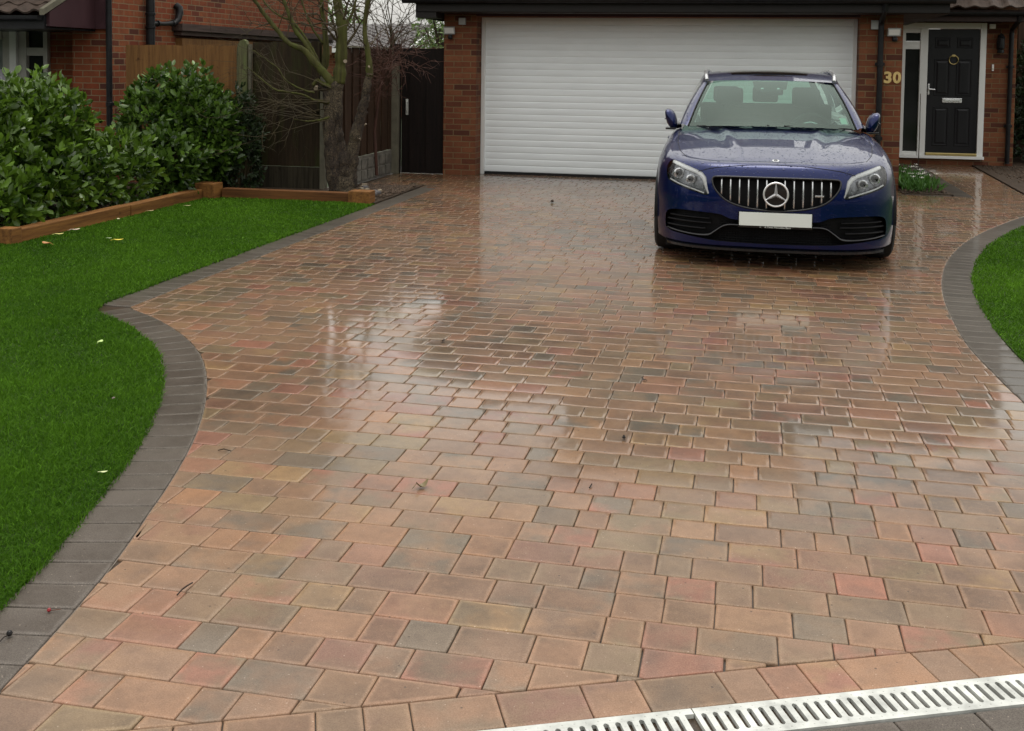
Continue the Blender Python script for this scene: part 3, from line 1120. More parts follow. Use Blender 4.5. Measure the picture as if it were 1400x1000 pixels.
def raised(b, x0, x1, z0, z1):
    y = HY - 0.012
    def rect(i, yy): return [(x0 + i, yy, z0 + i), (x1 - i, yy, z0 + i), (x1 - i, yy, z1 - i), (x0 + i, yy, z1 - i)]
    R = [rect(0, y - 0.0005), rect(0.007, y - 0.009), rect(0.016, y - 0.009), rect(0.024, y - 0.002), rect(0.032, y - 0.002), rect(0.055, y - 0.010)]
    base = len(b.v)
    vs = [p for r in R for p in r]
    fs = []
    for k in range(len(R) - 1):
        for i in range(4):
            fs.append((k * 4 + i, k * 4 + (i + 1) % 4, (k + 1) * 4 + (i + 1) % 4, (k + 1) * 4 + i))
    fs.append(tuple((len(R) - 1) * 4 + i for i in range(4)))
    b.add(vs, fs)


for xa, xb in ((6.27, 6.50), (6.59, 6.82)):
    raised(dm, xa, xb, 1.80, 1.96); raised(dm, xa, xb, 1.07, 1.63); raised(dm, xa, xb, 0.30, 0.90)
do = dm.build('front_door', M_doorblk, hs_)
q = MB(); q.box(X0_ - 0.001, X1_ + 0.001, HY - 0.07, HY - 0.013, 0.15, 0.194, bev=0.01); q.build('brass_threshold', M_brass, do)
q = MB(); q.box(6.40, 6.685, HY - 0.028, HY - 0.0125, 0.965, 1.035, bev=0.006); q.box(6.43, 6.655, HY - 0.036, HY - 0.0285, 0.985, 1.015, bev=0.004); q.build('letterbox', M_chrome, do)
q = MB(); q.tube([(6.545 + 0.066 * math.cos(t), HY - 0.03, 1.62 + 0.066 * math.sin(t)) for t in np.linspace(0, 2 * math.pi, 28, endpoint=False)], 0.008, 8, closed=True)
q.box(6.52, 6.57, HY - 0.035, HY - 0.0125, 1.665, 1.70, bev=0.006); q.build('door_knocker', M_brass, do)
q = MB(); q.box(6.185, 6.21, HY - 0.03, HY - 0.0125, 1.08, 1.25, bev=0.005); q.tube([(6.2, HY - 0.03, 1.17), (6.2, HY - 0.075, 1.17), (6.285, HY - 0.078, 1.165)], 0.01, 8); q.build('door_handle', M_chrome, do)


def downpipe(par, x, y, z0, z1, r=0.034, top=None, seg=(0.6, 1.5)):
    q = MB()
    q.lathe([(r, z0), (r, z1)], (x, y, 0), n=14)
    for z in seg:
        q.lathe([(r + 0.001, z), (r + 0.007, z + 0.004), (r + 0.007, z + 0.05), (r + 0.001, z + 0.055)], (x, y, 0), n=14)
        q.box(x - 0.055, x + 0.055, y + 0.01, y + r + 0.02, z + 0.01, z + 0.045)
    if top:
        q.tube([(x, y, z1 - 0.01), (x, y - 0.03, z1 + 0.04), (x, top[0] + 0.02, top[1] - 0.08), (x, top[0], top[1])], r * 0.97, 12)
    q.lathe([(r, z0 + 0.002), (r + 0.012, z0 - 0.004)], (x, y, 0), n=14)
    return q.build('downpipe', M_black, par)


downpipe(hs_, 5.03, -0.352, 0.10, 2.0, top=(-0.72, 2.24))
downpipe(hs_, 7.355, HY - 0.055, 0.06, 2.05, top=(3.12, 2.29))


def seclight(par, x, y, z):
    q = MB()
    q.hexa([(x - 0.075, y - 0.05, z - 0.05), (x + 0.075, y - 0.05, z - 0.05), (x + 0.06, y - 0.005, z - 0.04), (x - 0.06, y - 0.005, z - 0.04)],
           [(x - 0.075, y - 0.085, z + 0.045), (x + 0.075, y - 0.085, z + 0.045), (x + 0.06, y - 0.005, z + 0.05), (x - 0.06, y - 0.005, z + 0.05)])
    o = q.build('security_light', M_grey, par)
    q = MB()
    q.lathe([(0.0, -0.03), (0.028, -0.022), (0.034, 0.0), (0.03, 0.02), (0.012, 0.03)], (x + 0.01, y - 0.045, z - 0.09), n=14)
    q.box(x - 0.005, x + 0.025, y - 0.04, y - 0.002, z - 0.075, z - 0.04)
    q.build('motion_sensor', M_black, o)
    q = MB()
    q.add([(x - 0.062, y - 0.0565, z - 0.036), (x + 0.062, y - 0.0565, z - 0.036), (x + 0.062, y - 0.0855, z + 0.03), (x - 0.062, y - 0.0855, z + 0.03)], [(0, 1, 2, 3)])
    q.build('lamp_glass', M_white, o)


seclight(hs_, -0.355, -0.302, 1.90)
seclight(hs_, 5.18, -0.302, 1.915)
for x, z, s, m in ((-0.19, 2.02, 0.045, M_grey), (4.97, 2.0, 0.055, M_grey)):
    q = MB(); q.box(x - s, x + s, -0.345, -0.3015, z - s, z + s, bev=0.006); q.build('junction_box', m, hs_)
q = MB(); q.box(7.042, 7.128, HY - 0.05, HY - 0.001, 2.10, 2.17, bev=0.006); q.build('alarm_box', M_white, hs_)
q = MB(); q.box(7.10, 7.128, HY - 0.022, HY - 0.001, 1.46, 1.56, bev=0.005); bo = q.build('doorbell', M_white, hs_)
q = MB(); q.lathe([(0.009, 0), (0.006, -0.006)], (7.114, HY - 0.022, 1.49), axis='y', n=10); q.build('bell_button', M_brass, bo)
q = MB()
q.box(7.155, 7.245, HY - 0.025, HY - 0.001, 1.79, 1.93, bev=0.01)
q.lathe([(0.015, 0.0), (0.05, 0.02), (0.055, 0.05), (0.05, 0.17), (0.06, 0.18), (0.03, 0.23), (0.006, 0.25)], (7.20, HY - 0.09, 1.78), n=14)
wl = q.build('wall_lamp', M_black, hs_, smooth=True, auto=35)
q = MB(); q.lathe([(0.03, 0.0), (0.0515, 0.003), (0.05, 0.05), (0.02, 0.055)], (7.20, HY - 0.09, 1.73), n=14); q.build('lamp_glass', M_glassd, wl)


def text_obj(name, s, size, ext, m, par, loc, off=0.0, rx=math.pi / 2, label=None, local=False, wid=None):
    cu = bpy.data.curves.new(name, 'FONT')
    cu.body = s; cu.size = size; cu.extrude = ext; cu.offset = off
    cu.resolution_u = 4
    t = bpy.data.objects.new('tmp', cu)
    COL.objects.link(t)
    bpy.context.view_layer.update()
    me = bpy.data.meshes.new_from_object(t.evaluated_get(bpy.context.evaluated_depsgraph_get()))
    bpy.data.objects.remove(t)
    me.name = name
    V = [v.co.copy() for v in me.vertices]
    x0 = min(v.x for v in V); x1 = max(v.x for v in V)
    k = (wid / (x1 - x0)) if wid else 1.0
    og = (0, 0, 0) if local else ORG.get(par.name, (0, 0, 0))
    for v in me.vertices:
        c = v.co
        v.co = Vector((loc[0] + (c.x - x0) * k - og[0], loc[1] - c.z - og[1], loc[2] + c.y - og[2]))
    me.materials.clear(); me.materials.append(m)
    o = bpy.data.objects.new(name, me)
    COL.objects.link(o); o.parent = par
    ORG[o.name] = og
    if label: o['label'] = label
    return o


text_obj('house_number', '3', 0.185, 0.008, M_gold, hs_, (5.082, -0.31, 1.305), off=0.007, wid=0.09, label='gold house number digit 3')
text_obj('house_number', '0', 0.185, 0.008, M_gold, hs_, (5.186, -0.31, 1.305), off=0.007, wid=0.095, label='gold house number digit 0')

# ------------------------------------------------------------------ neighbour's house
nb = root('neighbouring_house', (-4.2, -2.0, 0), 'orange brick house at the left with black soil pipe and tiled canopy', 'house')
NX = -4.05
b = MB()
b.box(NX - 0.25, NX, -2.3, 4.75, -0.1, 5.4)
b.box(-4.56, NX - 0.251, -2.3, -1.66, -0.1, 5.4)
b.box(-9.5, -4.561, -1.9, -1.66, 1.9, 5.4)
b.box(-5.14, -4.561, -1.899, -1.66, -0.1, 1.899)
b.box(-9.5, -6.8, -1.9, -1.66, -0.1, 1.899)
b.box(-9.5, NX - 0.26, 4.5, 4.74, -0.1, 5.4)
b.build('wall', M_brick2, nb)
q = MB(); tiles(q, -9.9, NX + 0.35, -2.7, 5.3, 1.3, 7.6); q.add([(-9.9, 1.3, 7.6), (NX + 0.35, 1.3, 7.6), (NX + 0.35, 5.2, 5.3), (-9.9, 5.2, 5.3)], [(0, 1, 2, 3)])
q.build('roof', M_tile, nb)
q = MB(); q.prism([(-2.3, 5.4), (1.3, 7.5), (4.75, 5.4)], NX - 0.25, NX, axis='x'); q.build('gable', M_brick2, nb)
# glazed porch front: white outer door post, grey frames and panes
q = MB()
q.box(-5.66, -5.565, -1.99, -1.90, 0.0, 1.86)
fr1 = q.build('porch_post', M_white, nb)
q = MB()
for x0, x1 in ((-5.50, -5.44), (-5.20, -5.142)):
    q.box(x0, x1, -1.96, -1.86, 0.0, 1.88)
for z0, z1 in ((1.80, 1.88), (1.50, 1.60), (0.85, 0.95), (0.0, 0.2)):
    q.box(-5.439, -5.201, -1.955, -1.87, z0, z1)
fr2 = q.build('window_frame', M_greyw, nb)
q = MB(); q.box(-5.44, -5.20, -1.90, -1.885, 0.2, 1.8); q.build('pane', M_glassd, fr2)
q = MB(); q.box(-5.561, -5.50, -1.95, -1.87, 0.0, 1.88); q.box(-5.80, -5.661, -1.93, -1.91, 0.0, 1.84); q.box(-6.8, -5.80, -1.95, -1.87, 1.7, 1.88)
q.build('window_frame', M_greyw, nb)
q = MB(); q.box(-6.8, -5.8, -1.91, -1.895, 0.2, 1.70); q.build('pane', mat('curtained_pane', (0.20, 0.22, 0.22), 0.1, 0.3, 3), nb)
# canopy over the porch
q = MB()
tiles(q, -8.4, -4.24, -3.34, 1.965, -1.9, 2.62, tw=0.24, cl=0.22, wave=0.04)
q.build('canopy_roof', M_tile, nb)
q = MB(); q.hexa([(-4.255, -3.37, 1.95), (-4.20, -3.37, 1.95), (-4.20, -1.9, 2.62), (-4.255, -1.9, 2.62)], [(-4.255, -3.37, 2.02), (-4.20, -3.37, 2.02), (-4.20, -1.9, 2.70), (-4.255, -1.9, 2.70)])
q.build('canopy_verge', M_conc, nb)
q = MB(); q.prism([(-3.25, 1.83), (-2.302, 1.83), (-2.302, 2.42), (-3.25, 1.99)], -4.25, -4.21, axis='x')
q.box(-4.26, NX, -2.36, -2.302, 1.83, 2.6)
q.build('canopy_cheek', M_maroon, nb)
q = MB(); q.box(-8.4, -4.251, -3.29, -3.25, 1.80, 1.95); q.box(-8.4, -4.251, -3.249, -1.901, 1.80, 1.82); gutter(q, -8.4, -4.27, -3.34, 1.945)
q.build('canopy_beam', M_black, nb)
downpipe(nb, -4.03, -2.36, 0.0, 3.4, r=0.036, seg=(0.9, 2.6))
# soil pipe with branch bend on the side wall
q = MB()
px_ = NX + 0.08
q.lathe([(0.056, 0.0), (0.056, 3.6)], (px_, -1.52, 0), n=16)
for z in (1.86, 2.03):
    q.lathe([(0.056, z), (0.066, z + 0.006), (0.066, z + 0.03), (0.057, z + 0.036)], (px_, -1.52, 0), n=16)
q.tube([(px_, -1.50, 1.93), (px_, -1.2, 1.935), (px_, -0.93, 1.955), (px_, -0.83, 2.00), (px_, -0.78, 2.10), (px_ - 0.01, -0.77, 2.16), (px_ - 0.06, -0.78, 2.20)], [0.028, 0.028, 0.034, 0.045, 0.05, 0.05, 0.048], 12)
for p0 in ((-1.36, 1.932), (-0.98, 1.95)):
    q.tube([(px_, p0[0], p0[1]), (px_, p0[0] + 0.035, p0[1] + 0.002)], 0.042, 12)
q.build('soil_pipe', M_black, nb, smooth=True, auto=40)
# lean-to roof edge fixed along the side wall
q = MB(); q.box(NX + 0.001, NX + 0.16, -0.85, 4.7, 1.86, 1.955); q.box(NX + 0.001, NX + 0.12, -0.8, 4.7, 1.80, 1.858)
q.build('ledge_board', wood_mat('ledge_timber', (0.09, 0.06, 0.05), (0.03, 0.022, 0.02), axis='y'), nb)
q = MB(); q.box(NX + 0.001, NX + 0.10, -0.75, 4.7, 1.60, 1.76); q.build('lower_board', M_newwood, nb)

# ------------------------------------------------------------------ far garden building and trees
fb = root('garden_bungalow', (-9, 16, 0), 'low tiled building beyond the fence with white gable trim', 'building')
q = MB()
FY = 16.0
xa, xb = onY(430, 36, FY)[0], onY(592, 36, FY + 2)[0]
q.box(xa - 3, xb - 0.35, FY, FY + 5, -0.1, 1.85); q.build('wall', M_brick, fb)
q = MB(); tiles(q, xa - 3.4, xb, FY - 0.3, 1.85, FY + 3, 2.66, tw=0.3, cl=0.3, wave=0.05); q.build('roof', M_tileg, fb)
q = MB(); q.hexa([(xb, FY - 0.35, 1.80), (xb + 0.06, FY - 0.35, 1.80), (xb + 0.06, FY + 3, 2.62), (xb, FY + 3, 2.62)], [(xb, FY - 0.35, 1.92), (xb + 0.06, FY - 0.35, 1.92), (xb + 0.06, FY + 3, 2.76), (xb, FY + 3, 2.76)])
q.build('verge_board', M_white, fb)
q = MB(); q.box(xa - 3.4, xb, FY - 0.36, FY - 0.31, 1.74, 1.86); q.build('gutter', M_white, fb)


def leaves_mesh(P, D, size, rr=0.25, fold=0.25, slim=0.44):
    """six-vertex folded leaves; P positions, D growth direction"""
    n = len(P)
    D = D / np.linalg.norm(D, axis=1)[:, None]
    R = RN.normal(size=(n, 3))
    S = np.cross(D, R); S /= np.linalg.norm(S, axis=1)[:, None]
    N = np.cross(S, D)
    L = size * RN.uniform(1 - rr, 1 + rr, n)[:, None]
    W = L * slim * RN.uniform(0.8, 1.2, n)[:, None] * 0.5
    U = N * L * fold * 0.25
    bend = N * L * RN.uniform(-0.12, 0.05, n)[:, None]
    v = [P, P + D * L * 0.3 + S * W * 0.85 + U, P + D * L * 0.68 + S * W + U, P + D * L + bend, P + D * L * 0.68 - S * W + U, P + D * L * 0.3 - S * W * 0.85 + U, P + D * L * 0.5]
    V = np.stack(v, 1).reshape(-1, 3)
    i = (np.arange(n) * 7)[:, None]
    T = np.array([[0, 1, 6], [1, 2, 6], [2, 3, 6], [3, 4, 6], [4, 5, 6], [5, 0, 6]])
    F = (i[:, :, None] + T[None]).reshape(-1, 3)
    return V, F


def laurel(name, label, blobs, nsprig, m, size=0.085, group=None, per=9, stems=True, cat='shrub'):
    """blobs: (cx,cy,cz, rx,ry,rz, weight)"""
    base = blobs[0]
    rt_ = root(name, (base[0], base[1], 0.03), label, cat, group)
    bl = np.array([q_[:6] for q_ in blobs]); w_ = np.array([q_[6] for q_ in blobs], float); w_ /= w_.sum()
    k = RN.choice(len(bl), nsprig, p=w_)
    U = RN.normal(size=(nsprig, 3)); U /= np.linalg.norm(U, axis=1)[:, None]
    rr = (0.55 + 0.45 * RN.random(nsprig) ** 0.5)
    pert = 1 + 0.10 * np.sin(U[:, 0] * 5 + k) + 0.08 * np.sin(U[:, 2] * 7 + 2 * k)
    C = bl[k, :3] + U * bl[k, 3:6] * (rr * pert)[:, None]
    ok = C[:, 2] > 0.06
    C, U = C[ok], U[ok]
    G = U * 0.9 + np.array([0, 0, 0.75]) + RN.normal(0, 0.35, U.shape)
    G /= np.linalg.norm(G, axis=1)[:, None]
    P = np.repeat(C, per, 0); Gd = np.repeat(G, per, 0)
    n = len(P)
    t = np.tile(np.linspace(0, 1, per), len(C))
    P = P + Gd * (t * size * 1.3)[:, None] + RN.normal(0, 0.012, P.shape)
    out = RN.normal(size=(n, 3)); out -= Gd * (out * Gd).sum(1)[:, None]; out /= np.linalg.norm(out, axis=1)[:, None]
    D = Gd * (0.35 + 0.9 * t)[:, None] + out
    V, F = leaves_mesh(P, D, size)
    o = raw_mesh('foliage', V, F, m, rt_)
    lv = np.clip(RN.normal(0.42, 0.22, n) + 0.3 * (t - 0.5), 0, 0.97)
    set_point_attr(o, 'rn', np.repeat(lv, 7))
    if stems:
        q = MB()
        for i in range(0, len(C), max(1, len(C) // 60)):
            c = C[i]
            b0 = np.array([base[0] + (c[0] - base[0]) * 0.5, base[1] + (c[1] - base[1]) * 0.5, 0.03])
            mid = (b0 + c) / 2 + np.array([0, 0, 0.05])
            q.tube([b0, mid, c], [0.012, 0.008, 0.003], 5)
        q.build('stems', M_twig, rt_)
    return rt_


HG = 'laurel shrubs along the timber edging'
laurel('laurel_shrub', 'broad bright green laurel at the far left of the raised bed', [(-3.15, -5.9, 0.60, 0.60, 0.75, 0.60, 3), (-3.15, -5.15, 0.58, 0.52, 0.52, 0.60, 3), (-2.85, -5.3, 0.75, 0.34, 0.5, 0.42, 1.3), (-3.35, -6.7, 0.66, 0.7, 0.6, 0.57, 2), (-3.7, -5.7, 0.62, 0.5, 0.8, 0.56, 1), (-2.72, -4.45, 0.34, 0.36, 0.40, 0.34, 1.1), (-2.70, -5.6, 0.36, 0.40, 1.0, 0.36, 1.6)], 2000, M_laurel, 0.09, HG)
laurel('laurel_shrub', 'darker green laurel in front of the orange fence boards', [(-2.88, -3.2, 0.68, 0.34, 0.40, 0.60, 2.4), (-2.52, -3.1, 0.68, 0.34, 0.40, 0.61, 2.4), (-2.32, -3.1, 0.58, 0.26, 0.32, 0.55, 1.6), (-2.55, -3.65, 0.33, 0.32, 0.3, 0.33, 1.0)], 1250, M_laurel2, 0.085, HG)
laurel('laurel_shrub', 'small low laurel sprig at the near left corner of the timber edging', [(-2.62, -6.35, 0.22, 0.30, 0.32, 0.20, 1)], 110, M_laurel, 0.095, HG)
laurel('evergreen_shrub', 'dull dark evergreen between laurel and tree against the fence', [(-2.15, -2.85, 0.55, 0.30, 0.25, 0.58, 2)], 420, M_ivy, 0.055, None)
laurel('ivy', 'dark ivy growing beyond the corner right of the front door', [(8.3, 4.6, 1.0, 0.7, 0.7, 1.3, 1)], 700, M_ivy, 0.08, None)


def crown_tree(name, label, x, y, h, r, n, m, size=0.14, zc=None):
    t = root(name, (x, y, 0), label, 'tree', 'trees beyond the garden')
    q = MB()
    q.tube([(x, y, -0.1), (x + 0.05, y, h * 0.4), (x, y, h * 0.8)], [0.16, 0.11, 0.03], 8)
    cl = []
    for i in range(26):
        a = RN.uniform(0, 2 * math.pi); z = h * RN.uniform(0.25, 0.98)
        rad_ = r * math.sqrt(max(0.05, 1 - ((z / h - 0.55) / 0.5) ** 2)) * RN.uniform(0.4, 1)
        c = (x + rad_ * math.cos(a), y + rad_ * math.sin(a), z)
        cl.append(c)
        q.tube([(x, y, z * 0.6), ((x + c[0]) / 2, (y + c[1]) / 2, z * 0.85), c], [0.05, 0.03, 0.01], 5)
    q.build('trunk', M_bark, t)
    cl = np.array(cl)
    k = RN.integers(0, len(cl), n)
    U = RN.normal(size=(n, 3)); U /= np.linalg.norm(U, axis=1)[:, None]
    P = cl[k] + U * (r * 0.33) * (RN.random(n) ** 0.4)[:, None]
    V, F = leaves_mesh(P, U + RN.normal(0, 0.5, U.shape), size)
    o = raw_mesh('crown', V, F, m, t)
    set_point_attr(o, 'rn', np.repeat(np.clip(0.5 + 0.3 * RN.normal(size=n), 0, 1), 7))
    return t


p = onY(592, 60, 9.0)
crown_tree('leafy_tree', 'light green leafy tree beyond the black gate', p[0] + 0.15, 9.0, 2.75, 0.75, 2600, M_treeleaf, 0.10)
p = onY(455, 20, 24.0)
crown_tree('leafy_tree', 'yellow green tree rising behind the low roof at the brick wall corner', p[0], 24.0, 3.6, 1.3, 2200, M_treeleaf, 0.14)

# ------------------------------------------------------------------ fences and gate


def boards(b, x0, x1, y, z0, z1, w=0.13, axis='x', t=0.02):
    n = max(1, int(round((x1 - x0) / w)))
    for i in range(n):
        a, c = x0 + (x1 - x0) * i / n, x0 + (x1 - x0) * (i + 1) / n
        lean = rnd.uniform(-0.004, 0.004)
        dz = rnd.uniform(-0.008, 0.008)
        o = (i % 2) * 0.012
        if axis == 'x':
            b.hexa([(a, y - t - o, z0), (c + 0.012, y - t * 0.4 - o, z0), (c + 0.012, y - o, z0), (a, y - o, z0)], [(a + lean, y - t - o, z1 + dz), (c + 0.012 + lean, y - t * 0.4 - o, z1 + dz), (c + 0.012 + lean, y - o, z1 + dz), (a + lean, y - o, z1 + dz)])
        else:
            b.hexa([(y + t + o, a, z0), (y + o, a, z0), (y + o, c + 0.012, z0), (y + t * 0.4 + o, c + 0.012, z0)], [(y + t + o, a + lean, z1 + dz), (y + o, a + lean, z1 + dz), (y + o, c + 0.012 + lean, z1 + dz), (y + t * 0.4 + o, c + 0.012 + lean, z1 + dz)])


f1 = root('wooden_fence', (-3.0, -2.45, 0), 'new orange-brown closeboard fence behind the darker laurel', 'fence')
q = MB(); boards(q, -3.74, -2.31, -2.45, 0.03, 1.645, 0.125); q.build('panel', M_newwood, f1)
for zr in (0.4, 1.3):
    q = MB(); q.box(-3.74, -2.31, -2.448, -2.40, zr, zr + 0.08); q.build('rail', M_newwood, f1)
f2 = root('weathered_fence', (-1.7, -2.4, 0), 'old dark mossy fence behind the bare tree with concrete posts', 'fence')
q = MB(); boards(q, -2.15, -1.31, -2.40, 0.26, 1.69, 0.12); q.build('panel', M_oldwood, f2)
q = MB(); q.box(-2.15, -1.31, -2.44, -2.40, 0.0, 0.255); q.build('gravel_board', wood_mat('stained_gravel_board', (0.05, 0.042, 0.027), (0.016, 0.013, 0.009), 0.9), f2)
q = MB()
q.prism([(-2.30, 0), (-2.30, 1.60), (-2.285, 1.66), (-2.25, 1.705), (-2.22, 1.715), (-2.19, 1.70), (-2.175, 1.66), (-2.175, 0)], -2.52, -2.445)
q.build('post', wood_mat('mossy_post', (0.13, 0.13, 0.06), (0.06, 0.055, 0.03), green=(0.10, 0.13, 0.04)), f2)
q = MB(); q.box(-2.165, -2.135, -2.50, -2.45, 0.0, 1.66); q.build('post', M_conc, f2)
q = MB(); q.box(-1.305, -1.25, -2.46, -2.36, 0.0, 1.30, bev=0.006); q.build('post', M_conc, f2)
q = MB(); q.box(-1.40, -1.312, -2.475, -2.45, 0.9, 1.70); q.build('board', M_oldwood, f2)
f3 = root('side_fence', (-1.15, -1.3, 0), 'brown weathered side fence with grey gravel board between tree and gate', 'fence')
q = MB(); boards(q, -2.30, -0.42, -1.14, 0.33, 1.64, 0.13, axis='y'); q.build('panel', M_brownwood, f3)
q = MB()
q.box(-1.145, -1.115, -2.30, -0.42, 0.0, 0.32)
for i in range(8):
    for z0, z1 in ((0.03, 0.145), (0.165, 0.29)):
        a = -2.26 + i * 0.225
        q.box(-1.114, -1.104, a, a + 0.19, z0, z1, bev=0.005)
q.build('gravel_board', mat('pale_concrete', (0.13, 0.12, 0.10), 0.85, 0.5, 9, bump=0.4), f3)
q = MB(); q.box(-1.135, -1.035, -0.42, -0.33, 0.0, 1.46, bev=0.006); q.build('post', M_conc, f3)
q = MB(); q.box(-1.13, -1.03, -0.329, -0.26, 0.0, 1.72, bev=0.01); q.build('post', M_gate, f3)
q = MB(); q.box(-1.155, -1.09, -2.30, -0.42, 1.642, 1.662); q.build('cap_rail', M_conc, f3)
f4 = root('end_fence', (8.4, 5.6, 0), 'tall dark brown fence behind the ivy right of the front door', 'fence')
q = MB(); boards(q, 7.46, 9.6, 5.6, 0.0, 2.75, 0.14); q.build('panel', M_brownwood, f4)
q = MB(); q.box(8.5, 8.6, 5.605, 5.7, 0.0, 2.8); q.build('post', M_brownwood, f4)
gt = root('garden_gate', (-0.73, -0.24, 0), 'tall near-black boarded gate against the brick pier', 'gate')
q = MB(); boards(q, -1.03, -0.455, -0.24, 0.005, 1.665, 0.11); q.build('panel', M_gate, gt)
for zr in (0.3, 1.4):
    q = MB(); q.box(-1.02, -0.47, -0.238, -0.19, zr, zr + 0.1); q.build('rail', M_gate, gt)
q = MB(); q.box(-0.965, -0.93, -0.285, -0.277, 0.78, 0.99, bev=0.003); q.tube([(-0.945, -0.285, 0.82), (-0.945, -0.32, 0.84), (-0.945, -0.32, 0.94), (-0.945, -0.285, 0.96)], 0.007, 6); q.build('handle', M_steel, gt)

# ------------------------------------------------------------------ timber edging of the raised bed
te = root('timber_edging', (-2.2, -5.0, 0), 'orange stained sleeper edging between lawn and raised bed', 'edging')
q = MB(); q.box(-2.275, -2.155, -6.62, -5.02, 0.0, 0.108, bev=0.008); q.build('sleeper', M_sleeper, te)
q = MB(); q.box(-2.272, -2.150, -5.014, -3.63, 0.0, 0.105, bev=0.008, rz=0.004); q.build('sleeper', M_sleeper, te)
q = MB(); q.box(-7.0, -2.30, -6.735, -6.63, 0.0, 0.108, bev=0.008); q.build('sleeper', M_sleeperx, te)
q = MB(); q.box(-2.29, -2.14, -6.745, -6.625, 0.0, 0.13, bev=0.008); q.build('corner_block', M_sleeper, te)
q = MB(); q.box(-2.25, -2.02, -3.62, -3.42, 0.0, 0.165, bev=0.01); q.build('corner_block', M_sleeper, te)
q = MB(); q.box(-1.995, -0.56, -3.50, -3.40, 0.0, 0.108, bev=0.008); q.build('sleeper', M_sleeperx, te)
q = MB(); q.box(-0.555, -0.32, -3.54, -3.36, 0.0, 0.135, bev=0.01); q.build('corner_block', M_sleeper, te)

# ------------------------------------------------------------------ bare tree in the bed
TY = -2.75


def T(x, y, dy=0.0):
    return onY(x, y, TY + dy)


tr = root('bare_tree', T(470, 268), 'bare multi-stemmed tree with flaking trunk at the end of the raised bed', 'tree')
q = MB()


def limb(b, pts, rads, n=9, jit=0.0):
    P = smoothline([(*T(x, y, dy), r) for (x, y, dy), r in zip(pts, rads)], len(pts) * 5)
    pts3 = [tuple(p_[:3] + RN.normal(0, jit, 3)) for p_ in P]
    b.tube(pts3, [float(p_[3]) * (1 + RN.normal(0, 0.06 if jit else 0)) for p_ in P], n)
    return P


limb(q, [(470, 270, 0), (470, 245, 0), (468, 222, 0), (462, 190, 0), (459, 155, 0), (459, 125, 0), (462, 108, 0)], [0.15, 0.125, 0.105, 0.078, 0.074, 0.082, 0.066], 14, 0.006)
limb(q, [(475, 266, 0.02), (478, 225, 0.03), (484, 195, 0.04), (492, 165, 0.05), (498, 140, 0.05), (503, 112, 0.05), (506, 100, 0.05)], [0.105, 0.09, 0.074, 0.062, 0.052, 0.044, 0.038], 12, 0.006)
limb(q, [(462, 262, -0.06), (455, 225, -0.07), (451, 185, -0.06), (450, 150, -0.05), (446, 124, -0.03), (436, 120, -0.03)], [0.10, 0.085, 0.07, 0.062, 0.045, 0.035], 10, 0.004)
q.build('trunk', M_bark, tr, smooth=True)
q = MB()
br_lines = [
    ([(463, 115, 0), (466, 85, 0), (467, 60, 0), (468, 38, 0), (463, 12, 0), (458, -22, 0)], [0.08, 0.068, 0.062, 0.06, 0.052, 0.045]),
    ([(470, 38, 0), (478, 25, 0.02), (485, 8, 0.05), (490, -20, 0.08)], [0.03, 0.018, 0.014, 0.01]),
    ([(462, 122, 0), (448, 106, -0.05), (432, 88, -0.1), (414, 68, -0.15), (396, 60, -0.2), (382, 45, -0.2), (362, 20, -0.25), (345, -4, -0.3), (335, -25, -0.3)], [0.06, 0.05, 0.04, 0.034, 0.028, 0.026, 0.022, 0.018, 0.015]),
    ([(436, 92, -0.1), (418, 60, -0.1), (403, 40, -0.1), (393, 14, -0.12), (382, -15, -0.12)], [0.026, 0.027, 0.026, 0.022, 0.018]),
    ([(441, 104, 0.1), (446, 75, 0.12), (444, 40, 0.12), (440, 10, 0.12), (440, -20, 0.12)], [0.04, 0.04, 0.028, 0.022, 0.02]),
    ([(442, 60, 0.1), (428, 40, 0.1), (417, 15, 0.1), (409, -10, 0.1)], [0.016, 0.013, 0.011, 0.009]),
    ([(440, 95, -0.05), (430, 72, -0.07), (415, 48, -0.08), (400, 30, -0.1), (383, 22, -0.1), (365, 8, -0.1), (352, -15, -0.1)], [0.014, 0.013, 0.012, 0.012, 0.010, 0.009, 0.007]),
    ([(505, 105, 0.05), (504, 78, 0.05), (499, 48, 0.05), (500, 20, 0.05), (506, -15, 0.05)], [0.045, 0.034, 0.028, 0.024, 0.02]),
    ([(450, 141, -0.1), (432, 138, -0.15), (415, 130, -0.2), (392, 126, -0.25), (375, 122, -0.3), (355, 106, -0.35), (338, 92, -0.4)], [0.018, 0.014, 0.011, 0.010, 0.009, 0.007, 0.004]),
    ([(430, 127, -0.2), (412, 122, -0.2), (390, 109, -0.25), (378, 92, -0.25), (345, 68, -0.3)], [0.012, 0.010, 0.008, 0.007, 0.004]),
    ([(450, 160, -0.1), (438, 164, -0.15), (420, 166, -0.2), (402, 163, -0.2)], [0.016, 0.013, 0.009, 0.005]),
    ([(456, 120, -0.05), (440, 114, -0.08), (434, 110, -0.1), (428, 117, -0.1)], [0.026, 0.024, 0.022, 0.02]),
]
LPTS = []
for pts, rr_ in br_lines:
    LPTS.append(limb(q, pts, rr_, 7, 0.002))
q.build('limb', M_limb, tr, smooth=True)
q = MB()


